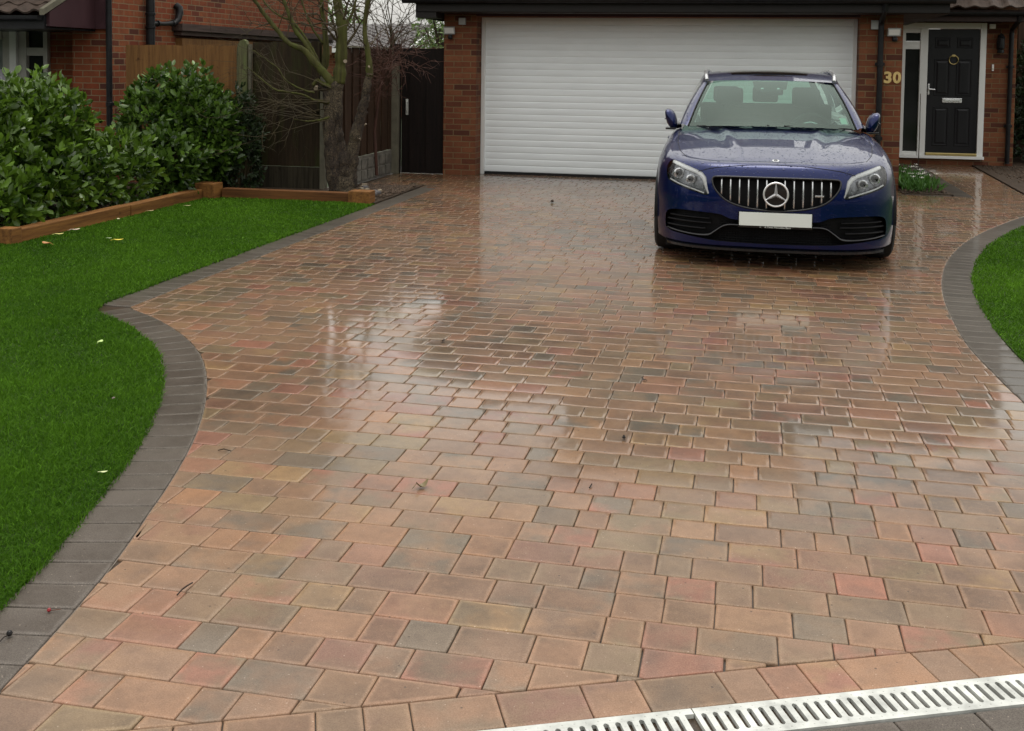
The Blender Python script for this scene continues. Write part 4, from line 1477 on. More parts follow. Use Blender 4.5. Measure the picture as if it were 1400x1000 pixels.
def twigs(b, p, d, L, r, depth, droop=0.0):
    d = Vector(d).normalized()
    p = Vector(p)
    pts, n = [tuple(p)], 4
    for i in range(n):
        d = (d + Vector((RN.normal(0, 0.13), RN.normal(0, 0.13), RN.normal(0, 0.13) - droop))).normalized()
        p = p + d * (L / n)
        pts.append(tuple(p))
        if depth > 0 and i >= 1 and RN.random() < 0.8:
            sd_ = Vector(RN.normal(size=3)); sd_ = (sd_ - d * sd_.dot(d)).normalized()
            twigs(b, p, d * 0.8 + sd_ * 0.8, L * 0.6, r * 0.6, depth - 1, droop)
    b.tube(pts, [r * (1 - 0.7 * i / n) for i in range(n + 1)], 4, cap=False)


for li, (P, cnt) in enumerate(zip(LPTS, [9, 5, 9, 6, 6, 5, 5, 11, 7, 6, 3, 0])):
    for k in range(cnt):
        i = RN.integers(int(len(P) * 0.35), len(P))
        p_ = P[i]
        t_ = P[min(i + 1, len(P) - 1)][:3] - P[max(i - 2, 0)][:3]
        t_ = t_ / (np.linalg.norm(t_) + 1e-9)
        twigs(q, p_[:3], t_ * 0.7 + RN.normal(0, 0.6, 3) + np.array([0, 0, 0.25 if li < 8 else 0.0]), RN.uniform(0.3, 0.6), max(0.003, p_[3] * 0.3), 2)
for k in range(17):
    p_ = T(RN.uniform(425, 455), RN.uniform(118, 168), RN.uniform(-0.2, -0.05))
    twigs(q, p_, (-1, RN.normal(-0.2, 0.25), RN.normal(0.05, 0.22)), RN.uniform(0.5, 0.95), 0.006, 2, -0.03)
q.build('twigs', M_twig, tr)
for x, y, r in ((472, 84, 0.03), (432, 121, 0.034), (500, 170, 0.012), (492, 190, 0.009), (439, 94, 0.011), (505, 92, 0.014)):
    q = MB()
    p_ = T(x, y, -0.07)
    d_ = (CAM - np.array(p_)); d_ /= np.linalg.norm(d_)
    d_ = d_ + RN.normal(0, 0.4, 3)
    q.tube([tuple(np.array(p_) - d_ * 0.03), tuple(np.array(p_) + d_ * 0.008)], r * 0.7, 9)
    q.build('cut_stub', M_cut, tr)

cl = root('leafless_climber', T(520, 100, 0.6), 'leafless brown climber tangled over the top of the side fence', 'climber')
q = MB()
for k in range(180):
    x, y = RN.uniform(488, 572), RN.uniform(66, 118)
    if x > 545 and y > 95: continue
    p_ = T(x, y, RN.uniform(0.4, 1.7))
    twigs(q, p_, (RN.normal(0.1, 0.6), RN.normal(0, 0.3), RN.normal(0.25, 0.6)), RN.uniform(0.14, 0.36), 0.005, 1)
q.tube([T(515, 240, 0.9), T(512, 180, 0.9), T(518, 130, 0.9), T(525, 90, 0.9), T(545, 70, 0.9)], [0.02, 0.018, 0.015, 0.012, 0.006], 6)
q.build('stems', M_twigb, cl)
bt = root('distant_bare_tree', onY(540, 60, 11.0)[:2] + (0.0,), 'fine-twigged leafless tree against the sky beyond the side fence', 'tree')
q = MB()
cx_ = onY(535, 60, 11.0)[0]
q.tube([(cx_, 11, -0.1), (cx_ + 0.05, 11, 1.2), (cx_, 11.05, 2.2)], [0.09, 0.07, 0.05], 7)
q.build('trunk', M_bark, bt)
q = MB()
for k in range(22):
    twigs(q, (cx_ + RN.uniform(-0.05, 0.05), 11 + RN.uniform(-0.05, 0.05), RN.uniform(1.2, 2.25)), (RN.normal(0, 0.8), RN.normal(0, 0.6), 0.9), RN.uniform(0.9, 1.7), 0.016, 3)
q.build('branches', M_twig, bt)

# ------------------------------------------------------------------ small plants, stake, litter
fp = root('flowering_plant', (5.55, 0.5, 0), 'low grassy plant with white flowers in the bed beside the brick pier', 'plant')
n = 1000
P = np.column_stack([RN.normal(5.48, 0.12, n), RN.normal(0.25, 0.55, n), np.full(n, 0.01)])
P = P[(P[:, 0] > 5.31) & (P[:, 0] < 5.80) & (P[:, 1] > -0.6) & (P[:, 1] < 2.6)]
n = len(P)
D = RN.normal(0, 0.45, (n, 3)); D[:, 2] = 1.0
V, F = leaves_mesh(P, D, 0.17, slim=0.09)
M_lily = leaf_mat('bright_strappy_leaves', (0.035, 0.10, 0.014), (0.085, 0.21, 0.035), 0.4)
o = raw_mesh('leaves', V, F, M_lily, fp)
set_point_attr(o, 'rn', np.repeat(np.clip(RN.normal(0.5, 0.25, n), 0, 1), 7))
q = MB()
M_petal = mat('white_petals', (0.75, 0.75, 0.68), 0.6, 0.05, 4)
for k in range(22):
    q = MB()
    x, y, z = RN.uniform(5.36, 5.76), RN.uniform(-0.5, 1.1), RN.uniform(0.11, 0.21)
    for a in range(5):
        an = a * 2 * math.pi / 5
        q.add([(x, y, z), (x + 0.02 * math.cos(an - 0.4), y + 0.02 * math.sin(an - 0.4), z + 0.006), (x + 0.032 * math.cos(an), y + 0.032 * math.sin(an), z + 0.02), (x + 0.02 * math.cos(an + 0.4), y + 0.02 * math.sin(an + 0.4), z + 0.006)], [(0, 1, 2, 3)])
    q.build('flower', M_petal, fp)
sk = MB(); sk.tube([(5.70, 1.0, 0.0), (5.705, 1.0, 0.6), (5.70, 1.0, 1.15)], [0.006, 0.006, 0.005], 6)
tag(sk.build('plant_stake', mat('dark_cane', (0.05, 0.04, 0.03), 0.6)), 'thin dark cane standing in the bed in front of the side light', 'cane')


def gleaf(name, label, px, py, L, col, cat, group=None, z=0.02, curl=0.3):
    from_ = ray(px, py)
    t_ = (z - CAM[2]) / from_[2]
    p = CAM + from_ * t_
    m = mat(name + '_surface', col, 0.45, 0.25, 20)
    an = RN.uniform(0, math.pi)
    b = MB()
    d = np.array([math.cos(an), math.sin(an), 0]); s_ = np.array([-d[1], d[0], 0])
    rows_ = []
    for k in range(7):
        u = k / 6
        wv = math.sin(math.pi * min(1, u * 0.9 + 0.06)) ** 0.8 * L * 0.28
        zc = curl * L * (u - 0.5) ** 2 * 2
        rows_.append([tuple(p + d * L * (u - 0.5) + s_ * wv * v + np.array([0, 0, zc + abs(v) * wv * 0.35])) for v in (-1, -0.5, 0, 0.5, 1)])
    b.grid(rows_)
    b.tube([tuple(p - d * L * 0.8 + np.array([0, 0, 0.004])), tuple(p - d * L * 0.45 + np.array([0, 0, curl * L * 0.4]))], 0.0015, 4)
    o = b.build(name, m, None, smooth=True, org=tuple(p))
    return tag(o, label, cat, group)


LG = 'fallen leaves on the left lawn'
for a_ in (('bright yellow leaf lying alone on the lawn', 162, 329, 0.075, (0.75, 0.6, 0.06)), ('pale yellow leaf on the grass right of the orange-brown one', 81, 321, 0.07, (0.7, 0.62, 0.22)),
           ('orange-brown leaf near the left corner of the timber edging', 64, 334, 0.10, (0.38, 0.17, 0.05)), ('whitish curled leaf touching the sleeper above the pale yellow leaf', 103, 315, 0.08, (0.62, 0.48, 0.38)),
           ('buff leaf against the middle of the long sleeper', 162, 300, 0.05, (0.7, 0.6, 0.4)), ('small tan leaf by the far third of the long sleeper', 206, 289, 0.06, (0.5, 0.4, 0.2)),
           ('green-buff leaf in front of the far timber corner block', 257, 282, 0.06, (0.45, 0.42, 0.2)), ('tiny white-green leaf on the grass left of the bright yellow leaf', 150, 326, 0.035, (0.5, 0.6, 0.35)),
           ('pale green leaf on the mid lawn near the dark edging curve', 137, 468, 0.045, (0.45, 0.6, 0.2)), ('dark withered leaf in the middle of the lawn', 155, 545, 0.025, (0.10, 0.07, 0.05)),
           ('small pale leaf at the lawn edge beside the curved edging', 142, 646, 0.025, (0.55, 0.6, 0.3))):
    gleaf('fallen_leaf', a_[0], a_[1], a_[2], a_[3], a_[4], 'leaf', LG, z=0.035)
DG = 'bits of plant litter on the driveway'
gleaf('fallen_leaf', 'curled brown and cream leaf on the paving in the left middle distance', 577, 666, 0.05, (0.16, 0.12, 0.05), 'leaf', DG, z=0.004, curl=0.9)
gleaf('fallen_leaf', 'dark crumpled leaf on the paving in front of the garage door', 755, 277, 0.07, (0.05, 0.035, 0.025), 'leaf', DG, z=0.004, curl=0.8)
gleaf('fallen_leaf', 'small black leaf on the paving right of the centre', 853, 600, 0.028, (0.015, 0.012, 0.01), 'leaf', DG, z=0.004, curl=0.8)
gleaf('fallen_leaf', 'small dark leaf beside a light block in the upper middle of the paving', 880, 520, 0.03, (0.03, 0.02, 0.015), 'leaf', DG, z=0.004, curl=0.6)
gleaf('fallen_leaf', 'tiny dark leaf on the paving left of the garage reflection', 606, 467, 0.035, (0.05, 0.03, 0.02), 'leaf', DG, z=0.004, curl=0.6)


def twig(label, pts, r, col, berry=None):
    P = []
    for x, y, z in pts:
        d = ray(x, y); t_ = (z - CAM[2]) / d[2]
        P.append(tuple(CAM + d * t_))
    b = MB(); b.tube(P, r, 6)
    m = mat('twig_surface', col, 0.7, 0.3, 30)
    if berry:
        rt2 = root('twig', P[0], label, 'twig', DG)
        b.build('stem', m, rt2)
        c = P[0]; q2 = MB()
        q2.lathe([(0.001, -berry[0]), (berry[0] * 0.7, -berry[0] * 0.7), (berry[0], 0), (berry[0] * 0.7, berry[0] * 0.7), (0.001, berry[0])], (c[0], c[1], berry[0] + 0.002), n=10)
        q2.build('berry', mat('berry_surface', berry[1], 0.3, 0.2, 20), rt2)
    else:
        tag(b.build('twig', m, None, org=P[0]), label, 'twig', DG)


twig('forked dark seed stalk on the near left paving', [(242, 814, 0.006), (249, 806, 0.012), (256, 801, 0.016), (263, 797, 0.008)], 0.0022, (0.03, 0.02, 0.015))
twig('dark red berry with a short stalk on the grey edging', [(67, 835, 0.006), (76, 834, 0.006), (83, 833, 0.005)], 0.0012, (0.12, 0.05, 0.03), (0.0055, (0.25, 0.01, 0.015)))
twig('black seed head with a bent stalk at the left picture edge', [(13, 868, 0.006), (6, 871, 0.01), (0, 877, 0.006), (-8, 880, 0.005)], 0.0016, (0.02, 0.015, 0.012), (0.008, (0.012, 0.01, 0.01)))
twig('thin broken twig across the mid left paving', [(298, 616, 0.005), (306, 614, 0.009), (316, 617, 0.006)], 0.002, (0.04, 0.025, 0.015))
twig('short dark stalk on the paving below the curled leaf', [(806, 667, 0.004), (809, 662, 0.008)], 0.0025, (0.02, 0.015, 0.012))
CHP = 'pale bark and stone chips by the tree foot'
for k in range(16):
    x, y = [(RN.uniform(487, 520), RN.uniform(249, 263)), (RN.uniform(430, 446), RN.uniform(259, 264))][k % 4 == 3]
    d = ray(x, y); t_ = (0.07 - CAM[2]) / d[2]; c = CAM + d * t_
    b = MB(); s_ = RN.uniform(0.02, 0.045)
    b.box(c[0] - s_, c[0] + s_, c[1] - s_ * 0.7, c[1] + s_ * 0.7, 0.025, 0.03 + s_ * 0.9, bev=s_ * 0.35, rz=RN.uniform(0, 3))
    tag(b.build('stone_chip', M_cut if k % 3 else mat('grey_chip', (0.12, 0.11, 0.11), 0.6), None, org=(c[0], c[1], 0.03)), 'pale chip lying on the soil at the foot of the bare tree', 'stone', CHP)

# ------------------------------------------------------------------ the car (local frame: x to the picture's right, y towards the garage, z up)


def paint_mat(name, col, flake):
    t = NT(name)
    fl = t.noise(900, 2, 0.5)
    t.set(Base_Color=t.mix(t.rng(fl, 0.45, 0.7, 0, 1), col, flake), Metallic=0.55, Roughness=0.30, Coat_Weight=0.85, Coat_IOR=1.42, Coat_Roughness=0.02, Specular_IOR_Level=0.2)
    # rain beads
    hs2 = []
    for sc_, thr in ((70, 0.45), (34, 0.62)):
        vo = t.n('TexVoronoi')
        vo.inputs['Scale'].default_value = sc_
        t.l(t.obj(), vo.inputs['Vector'])
        rnd_ = t.n('SeparateColor')
        t.l(vo.outputs['Color'], rnd_.inputs[0])
        r_ = t.rng(rnd_.outputs[0], 0, 1, 0.12, 0.40)
        dd = t.math('SUBTRACT', r_, vo.outputs['Distance'])
        dome = t.rng(dd, 0.0, 0.22, 0.0, 1.0)
        hs2.append(t.math('MULTIPLY', dome, t.math('GREATER_THAN', rnd_.outputs[1], thr)))
    ge = t.n('NewGeometry'); gs = t.n('SeparateXYZ'); t.l(ge.outputs['Normal'], gs.inputs[0])
    h = t.math('MULTIPLY', t.math('MAXIMUM', hs2[0], hs2[1]), t.rng(gs.outputs[2], 0.35, 0.8, 0.12, 1.0))
    bp = t.bump(h, 1.0, 0.006)
    t.l(bp, t.b.inputs['Coat Normal'])
    return t.m


def glass_mat(name, tint, refl=1.6, haze=0.0, gcol=(1, 1, 1)):
    t = NT(name)
    t.t.nodes.remove(t.b)
    tr_ = t.n('BsdfTransparent'); tr_.inputs['Color'].default_value = (*tint, 1)
    gl = t.n('BsdfGlossy'); gl.inputs['Roughness'].default_value = 0.02; gl.inputs['Color'].default_value = (*gcol, 1)
    fr_ = t.n('Fresnel'); fr_.inputs['IOR'].default_value = 1.5
    fac = t.math('MULTIPLY', fr_.outputs[0], refl)
    mx = t.n('MixShader')
    t.l(fac, mx.inputs[0]); t.l(tr_.outputs[0], mx.inputs[1]); t.l(gl.outputs[0], mx.inputs[2])
    last = mx.outputs[0]
    if haze:
        df_ = t.n('BsdfDiffuse'); df_.inputs['Color'].default_value = (0.62, 0.72, 0.68, 1)
        m2 = t.n('MixShader')
        nz = t.noise(5, 4, 0.6)
        t.l(t.rng(nz, 0.3, 0.7, haze * 0.6, haze * 1.3), m2.inputs[0]); t.l(last, m2.inputs[1]); t.l(df_.outputs[0], m2.inputs[2])
        last = m2.outputs[0]
    t.l(last, t.out.inputs['Surface'])
    return t.m


M_paint = paint_mat('dark_blue_metallic', (0.0, 0.005, 0.048), (0.0, 0.0105, 0.112))
M_silver = paint_mat('silver_metallic', (0.30, 0.30, 0.33), (0.4, 0.4, 0.43))
M_wind = glass_mat('windscreen_glass', (0.45, 0.66, 0.57), 0.95, 0.010, (0.82, 1.0, 0.91))
M_side = glass_mat('tinted_side_glass', (0.35, 0.42, 0.40), 1.5)
M_lens = glass_mat('lamp_lens', (0.97, 0.98, 0.98), 0.9)
M_gloss = mat('gloss_black', (0.008, 0.008, 0.009), 0.08, 0.1, 5, coat=0.6)
M_mesh = mat('matt_black_mesh', (0.006, 0.006, 0.007), 0.6, 0.2, 40)
M_rubber = mat('tyre_rubber', (0.018, 0.018, 0.018), 0.75, 0.25, 40, bump=0.2)
M_satin = mat('satin_silver', (0.62, 0.63, 0.64), 0.26, 0.05, 10, metal=0.9)
M_cabin = mat('dark_cabin_trim', (0.03, 0.032, 0.032), 0.6, 0.2, 12)
M_lampin = mat('lamp_reflector', (0.55, 0.56, 0.58), 0.18, 0.4, 30, metal=0.8)
M_drl = mat('lamp_light_guide', (0.95, 0.96, 0.96), 0.25, 0.03, 20)
M_plate = mat('blank_number_plate', (0.72, 0.76, 0.72), 0.5, 0.02, 4)
M_rotor = mat('dark_alloy', (0.06, 0.06, 0.065), 0.3, 0.2, 10, metal=0.9)

PLAN = [(0, 0), (.30, .012), (.50, .045), (.65, .115), (.75, .20), (.82, .30), (.875, .44), (.905, .60), (.92, .80), (.92, 1.25), (.92, 1.75), (.92, 2.4), (.92, 3.2), (.915, 3.8), (.90, 4.15), (.86, 4.42), (.75, 4.60), (.5, 4.69), (0, 4.72)]
PROF = [(.135, .115, 0), (.03, .15, 0), (.012, .19, 0), (.0, .30, 0), (.0, .42, 0), (.0, .50, 0), (.004, .56, 0), (.012, 0, .32), (.024, 0, .55), (.048, 0, .76), (.078, 0, .90), (.125, 0, .985), (.17, 0, 1.0)]


def hoodz(x, y):
    zc = float(np.interp(y, [0.1, .16, .25, .5, .8, 1.1, 1.35, 1.6, 4.4, 4.6], [.750, .772, .797, .853, .902, .938, .955, .962, 1.0, .98]))
    ax = abs(x)
    drop = .055 * (ax / .85) ** 2.2
    if y < 1.5:
        c = .20 + .19 * min(1, y / 1.35)          # raised power lines running back along the bonnet
        k_ = min(1, max(0, (y - .2) / .7))
        drop -= .010 * math.exp(-((ax - c) / .035) ** 2) * k_
        drop += .009 * math.exp(-((ax - c - .07) / .045) ** 2) * k_
    return zc - drop


def body_mesh():
    pl = smoothline(PLAN, 97)
    T_ = np.gradient(pl, axis=0); T_ /= np.linalg.norm(T_, axis=1)[:, None]
    N_ = np.stack([-T_[:, 1], T_[:, 0]], 1)      # inward
    N_[0] = (0, 1); N_[-1] = (0, -1)
    ns = len(pl)
    pr_ = smoothline([(a, b, c) for a, b, c in PROF], 40)
    rings = []
    # top point first (needs the deck height)
    tops = []
    for i in range(ns):
        p = pl[i] + N_[i] * pr_[-1][0]
        if i == 0: p[0] = 0
        if i == ns - 1: p[0] = 0
        tops.append((max(0, p[0]), p[1], hoodz(p[0], p[1])))
    # nominal profile z: fixed low part, upper part scaled to the deck height
    prof = np.array([(a, b if c == 0 else 0, c) for a, b, c in PROF], float)
    half = []
    for i in range(ns):
        zt = tops[i][2]
        pts = [(a, (b if c == 0 else .56 + (zt - .56) * c)) for a, b, c in prof]
        # sill kicks in a little along the flanks
        R = smoothline(pts, 34)
        row = []
        for a, z in R:
            q_ = pl[i] + N_[i] * a
            if i in (0, ns - 1): q_[0] = 0
            row.append((max(0.0, q_[0]), q_[1], z))
        row[-1] = tops[i]
        half.append(row)
    b = MB()
    for sgn in (1, -1):
        H = [[(sgn * x, y, z) for x, y, z in r] for r in half]
        b.grid(H, flip=(sgn < 0))
        # deck
        D_ = []
        for i in range(ns):
            xt, yt, zt = tops[i]
            D_.append([(sgn * xt * (1 - k / 44), yt, hoodz(xt * (1 - k / 44), yt)) for k in range(45)])
        b.grid(D_, flip=(sgn < 0))
        U_ = []
        for i in range(ns):
            x, y, z = half[i][0]
            U_.append([(sgn * x * (k / 4), y, z) for k in range(5)])
        b.grid(U_, flip=(sgn < 0))
    bm = bmesh.new()
    vs = [bm.verts.new(p) for p in b.v]
    for f in b.f:
        try: bm.faces.new([vs[i] for i in f])
        except ValueError: pass
    bmesh.ops.remove_doubles(bm, verts=bm.verts[:], dist=0.0008)
    bmesh.ops.dissolve_degenerate(bm, dist=0.0005, edges=bm.edges[:])
    bmesh.ops.recalc_face_normals(bm, faces=bm.faces[:])
    return bm


bmb = body_mesh()
BVH = BVHTree.FromBMesh(bmb)


def front(x, z):
    h = BVH.ray_cast(Vector((x, -1, z)), Vector((0, 1, 0)))
    return h[0].y if h[0] else 0.3


def mir(half, close=False):
    """outline of the right half from the centre line outwards and back, mirrored to a full loop"""
    L = [(-x, z) for x, z in half[::-1] if x > 1e-6]
    return list(half) + L


def dens(poly, d=0.02):
    out = []
    for i, a in enumerate(poly):
        c = poly[(i + 1) % len(poly)]
        L = math.hypot(c[0] - a[0], c[1] - a[1])
        n = max(1, int(L / d))
        out += [(a[0] + (c[0] - a[0]) * k / n, a[1] + (c[1] - a[1]) * k / n) for k in range(n)]
    return out


def roundpoly(poly, it=2):
    for _ in range(it):
        o = []
        for i, a in enumerate(poly):
            c = poly[(i + 1) % len(poly)]
            o += [(a[0] * .75 + c[0] * .25, a[1] * .75 + c[1] * .25), (a[0] * .25 + c[0] * .75, a[1] * .25 + c[1] * .75)]
        poly = o
    return poly


def patch(b, poly, off, d=0.02, mi=0, thick=0.0):
    """flat outline in x,z laid on the front of the car, off metres behind its surface"""
    P = dens(poly, d)
    vs = [Vector(p) for p in P]
    n0 = len(vs)
    xs = [p[0] for p in P]; zs = [p[1] for p in P]
    A = np.array(P)
    gx, gz = np.meshgrid(np.arange(min(xs), max(xs), d), np.arange(min(zs), max(zs), d))
    G = np.stack([gx.ravel(), gz.ravel()], 1)
    s_ = sdf(G, A) if len(G) else np.zeros(0)
    vs += [Vector(g) for g in G[s_ > d * 0.4]]
    ed = [(i, (i + 1) % n0) for i in range(n0)]
    V2, E2, F2 = geometry.delaunay_2d_cdt(vs, ed, [], 1, 1e-6)[:3]
    pts = [(v.x, front(v.x, v.y) + off, v.y) for v in V2]
    b.add(pts, [tuple(f) for f in F2], mi)
    if thick:
        k = len(P)
        ring = [(x, front(x, z) + off, z) for x, z in P] + [(x, front(x, z) + off + thick, z) for x, z in P]
        b.add(ring, [(i, (i + 1) % k, (i + 1) % k + k, i + k) for i in range(k)], mi)
    return b


def cutter(poly, depth, d=0.04):
    """closed solid through the front skin whose back follows the skin at the given depth"""
    P = dens(poly, d)
    A = np.array(P)
    if 0.5 * np.sum(A[:, 0] * np.roll(A[:, 1], -1) - np.roll(A[:, 0], -1) * A[:, 1]) < 0: P = P[::-1]
    vs = [Vector(p) for p in P]; n0 = len(vs)
    xs = [p[0] for p in P]; zs = [p[1] for p in P]
    gx, gz = np.meshgrid(np.arange(min(xs), max(xs), d), np.arange(min(zs), max(zs), d))
    G = np.stack([gx.ravel(), gz.ravel()], 1)
    s_ = sdf(G, np.array(P))
    vs += [Vector(g) for g in G[s_ > d * 0.4]]
    V2, E2, F2 = geometry.delaunay_2d_cdt(vs, [(i, (i + 1) % n0) for i in range(n0)], [], 1, 1e-6)[:3]
    bm = bmesh.new()
    fv = [bm.verts.new((v.x, front(v.x, v.y) - 0.12, v.y)) for v in V2]
    bv = [bm.verts.new((v.x, front(v.x, v.y) + depth, v.y)) for v in V2]
    for f in F2:
        bm.faces.new([fv[i] for i in f]); bm.faces.new([bv[i] for i in reversed(f)])
    bnd = [e for e in bm.edges if e.is_boundary and e.verts[0] in set(fv)]
    mp = dict(zip(fv, bv))
    for e in bnd:
        a, c = e.verts
        bm.faces.new([a, c, mp[c], mp[a]])
    bmesh.ops.recalc_face_normals(bm, faces=bm.faces[:])
    me = bpy.data.meshes.new('c'); bm.to_mesh(me); bm.free()
    return me


GRILLE = roundpoly(mir([(0, .668), (.425, .668), (.458, .655), (.452, .60), (.41, .54), (.35, .49), (.26, .456), (.15, .436), (0, .426)]), 2)
LAMP_H = [(.505, .682), (.60, .718), (.70, .748), (.762, .762), (.792, .735), (.806, .69), (.802, .64), (.785, .605), (.70, .576), (.60, .548), (.51, .524), (.475, .530), (.49, .585)]
INT = mir([(0, .352), (.30, .356), (.345, .372), (.40, .396), (.62, .404), (.75, .400), (.80, .372), (.806, .30), (.800, .232), (.62, .212), (.47, .196), (.40, .190), (0, .183)])
cuts = [cutter(GRILLE, 0.10), cutter(roundpoly(INT, 1), 0.11)]
for sgn in (1, -1):
    cuts.append(cutter(roundpoly([(sgn * x, z) for x, z in LAMP_H], 1), 0.055, 0.03))
car = root('parked_car', (3.69, -6.16, 0), 'dark blue estate car with wet bonnet and blank plate parked before the garage door', 'car', rz=0.010, local=True)
me = bpy.data.meshes.new('body'); bmb.to_mesh(me)
body = bpy.data.objects.new('body', me); COL.objects.link(body); body.parent = car; ORG['body'] = (0, 0, 0)
me.materials.append(M_paint); me.materials.append(M_mesh)
plain_body = me.copy()
for sgn in (1, -1):
    for yc in (0.80, 3.64):
        q = MB()
        q.lathe([(0.355, sgn * 0.60), (0.355, sgn * 1.2)], (0, yc, 0.335), axis='x', n=48)
        mm = bpy.data.meshes.new('c'); mm.from_pydata(q.v, [], q.f)
        bm_ = bmesh.new(); bm_.from_mesh(mm); bmesh.ops.recalc_face_normals(bm_, faces=bm_.faces[:]); bm_.to_mesh(mm); bm_.free()
        cuts.append(mm)
tmp = []
for i, mm in enumerate(cuts):
    mm.materials.clear(); mm.materials.append(M_paint); mm.materials.append(M_mesh)
    mm.polygons.foreach_set('material_index', [1] * len(mm.polygons))
    o = bpy.data.objects.new('cut', mm); COL.objects.link(o)
    tmp.append(o)
    md = body.modifiers.new('b%d' % i, 'BOOLEAN'); md.operation = 'DIFFERENCE'; md.object = o; md.solver = 'EXACT'
body.parent = None
bpy.context.view_layer.update()
ev = body.evaluated_get(bpy.context.evaluated_depsgraph_get())
newm = bpy.data.meshes.new_from_object(ev)
body.modifiers.clear()
body.data = newm
for o in tmp: bpy.data.objects.remove(o)
body.parent = car
newm.polygons.foreach_set('use_smooth', [True] * len(newm.polygons))
newm.set_sharp_from_angle(angle=rad(28))


def lb(b, name, m, par=None, smooth=False, auto=None, label=None):
    par = par or car
    o = b.build(name, m, par, smooth=smooth, org=(0, 0, 0), auto=auto, label=label)
    return o


# panel gaps
q = MB()
sh = [(-.56, .695), (-.50, .712), (-.43, .728), (-.23, .750), (0, .757), (.23, .750), (.43, .728), (.50, .712), (.56, .695)]
q.tube([(x, front(x, z) - 0.0005, z) for x, z in smoothline(sh, 40)], 0.0028, 6); lb(q, 'panel_gap', M_mesh)
for sgn in (1, -1):
    pts = []
    for y in np.linspace(.30, 1.42, 24):
        x = sgn * float(np.interp(y, [.30, .5, .8, 1.42], [.655, .715, .75, .765]))
        h = BVH.ray_cast(Vector((x, y, 2)), Vector((0, 0, -1)))
        if h[0]: pts.append((x, y, h[0].z + 0.0003))
    q = MB(); q.tube(pts, 0.0026, 6); lb(q, 'panel_gap', M_mesh)
    for yy, z0, z1 in ((1.42, .25, .90), (2.55, .25, .96), (3.35, .72, .96)):
        pts = []
        for z in np.linspace(z0, z1, 14):
            h = BVH.ray_cast(Vector((sgn * 2, yy, z)), Vector((-sgn, 0, 0)))
            if h[0]: pts.append((h[0].x + sgn * 0.0002, yy, z))
        q = MB(); q.tube(pts, 0.0028, 5); lb(q, 'panel_gap', M_mesh)
# grille: surround, thirteen upright bars, ring and three-pointed star
gr = MB()
Gd = dens(GRILLE, 0.015)
gr.tube([(x, front(x, z) + 0.004, z) for x, z in Gd], 0.0075, 8, closed=True)
gro = lb(gr, 'grille', M_gloss, smooth=True)
q = MB(); patch(q, GRILLE, 0.085, 0.03)
lb(q, 'grille_mesh', M_mesh, gro)
GA = np.array(Gd)


def gz(x):
    zs = []
    n = len(GA)
    for i in range(n):
        a, c = GA[i], GA[(i + 1) % n]
        if (a[0] - x) * (c[0] - x) <= 0 and abs(a[0] - c[0]) > 1e-9:
            zs.append(a[1] + (c[1] - a[1]) * (x - a[0]) / (c[0] - a[0]))
    return min(zs), max(zs)


for k in range(-6, 7):
    x = k * 0.0645
    if k == 0: continue
    z0, z1 = gz(x)
    z0 += .012; z1 -= .014
    q = MB()
    rows_ = []
    n = 14
    for i in range(n + 1):
        z = z0 + (z1 - z0) * i / n
        y = front(x, z) + 0.006 + 0.012 * (1 - math.sin(math.pi * i / n)) ** 2
        rows_.append([(x - .0072, y + .045, z), (x - .0072, y + .006, z), (x - .0035, y, z), (x + .0035, y, z), (x + .0072, y + .006, z), (x + .0072, y + .045, z)])
    q.grid(rows_)
    lb(q, 'grille_bar', M_satin, gro, smooth=True, auto=50)
q = MB(); q.box(.275, .335, 0.012, 0.022, .542, .552); q.box(.13, .16, 0.012, 0.02, .548, .553)
q2 = MB(); q2.box(.275, .338, 0.010, 0.022, .541, .553, bev=0.002)
lb(q2, 'grille_badge', M_satin, gro)
SZ = .553
st_o = MB()
st_o.tube([(0.085 * math.cos(t), -0.022, SZ + 0.085 * math.sin(t)) for t in np.linspace(0, 2 * math.pi, 48, endpoint=False)], 0.0072, 10, closed=True)
for k in range(3):
    a = math.pi / 2 + k * 2 * math.pi / 3
    d_ = (math.cos(a), math.sin(a)); s2 = (-d_[1], d_[0])
    def pt(u, v, y): return (d_[0] * u + s2[0] * v, y, SZ + d_[1] * u + s2[1] * v)
    st_o.add([pt(0, -.013, -.018), pt(0, .013, -.018), pt(.082, .0035, -.020), pt(.082, -.0035, -.020), pt(0, 0, -.033), pt(.082, 0, -.026)], [(0, 4, 5, 3), (4, 1, 2, 5), (0, 3, 2, 1)])
lb(st_o, 'star_emblem', M_chrome, gro, smooth=True, auto=30)
q = MB(); q.lathe([(0.081, -0.012), (0.081, 0.05)], (0, 0, SZ), axis='y', n=40); lb(q, 'emblem_backing', M_gloss, gro)
q = MB()
h = BVH.ray_cast(Vector((0, .19, 2)), Vector((0, 0, -1)))
bc = h[0]; bn_ = h[1].normalized()
u_ = Vector((1, 0, 0)); v_ = bn_.cross(u_).normalized()
ring = [tuple(bc + bn_ * 0.003 + u_ * 0.026 * math.cos(t) + v_ * 0.026 * math.sin(t)) for t in np.linspace(0, 2 * math.pi, 24, endpoint=False)]
q.add(ring + [tuple(bc + bn_ * 0.005)] + [tuple(Vector(r_) - bn_ * 0.004) for r_ in ring], [(i, (i + 1) % 24, 24) for i in range(24)] + [(i, 25 + i, 25 + (i + 1) % 24, (i + 1) % 24) for i in range(24)])
bo_ = lb(q, 'bonnet_badge', M_satin, body)
q = MB(); q.tube([tuple(bc + bn_ * 0.006 + u_ * 0.012 * math.cos(t) + v_ * 0.012 * math.sin(t)) for t in np.linspace(0, 2 * math.pi, 18, endpoint=False)], 0.0018, 5, closed=True); lb(q, 'badge_mark', M_gloss, bo_)
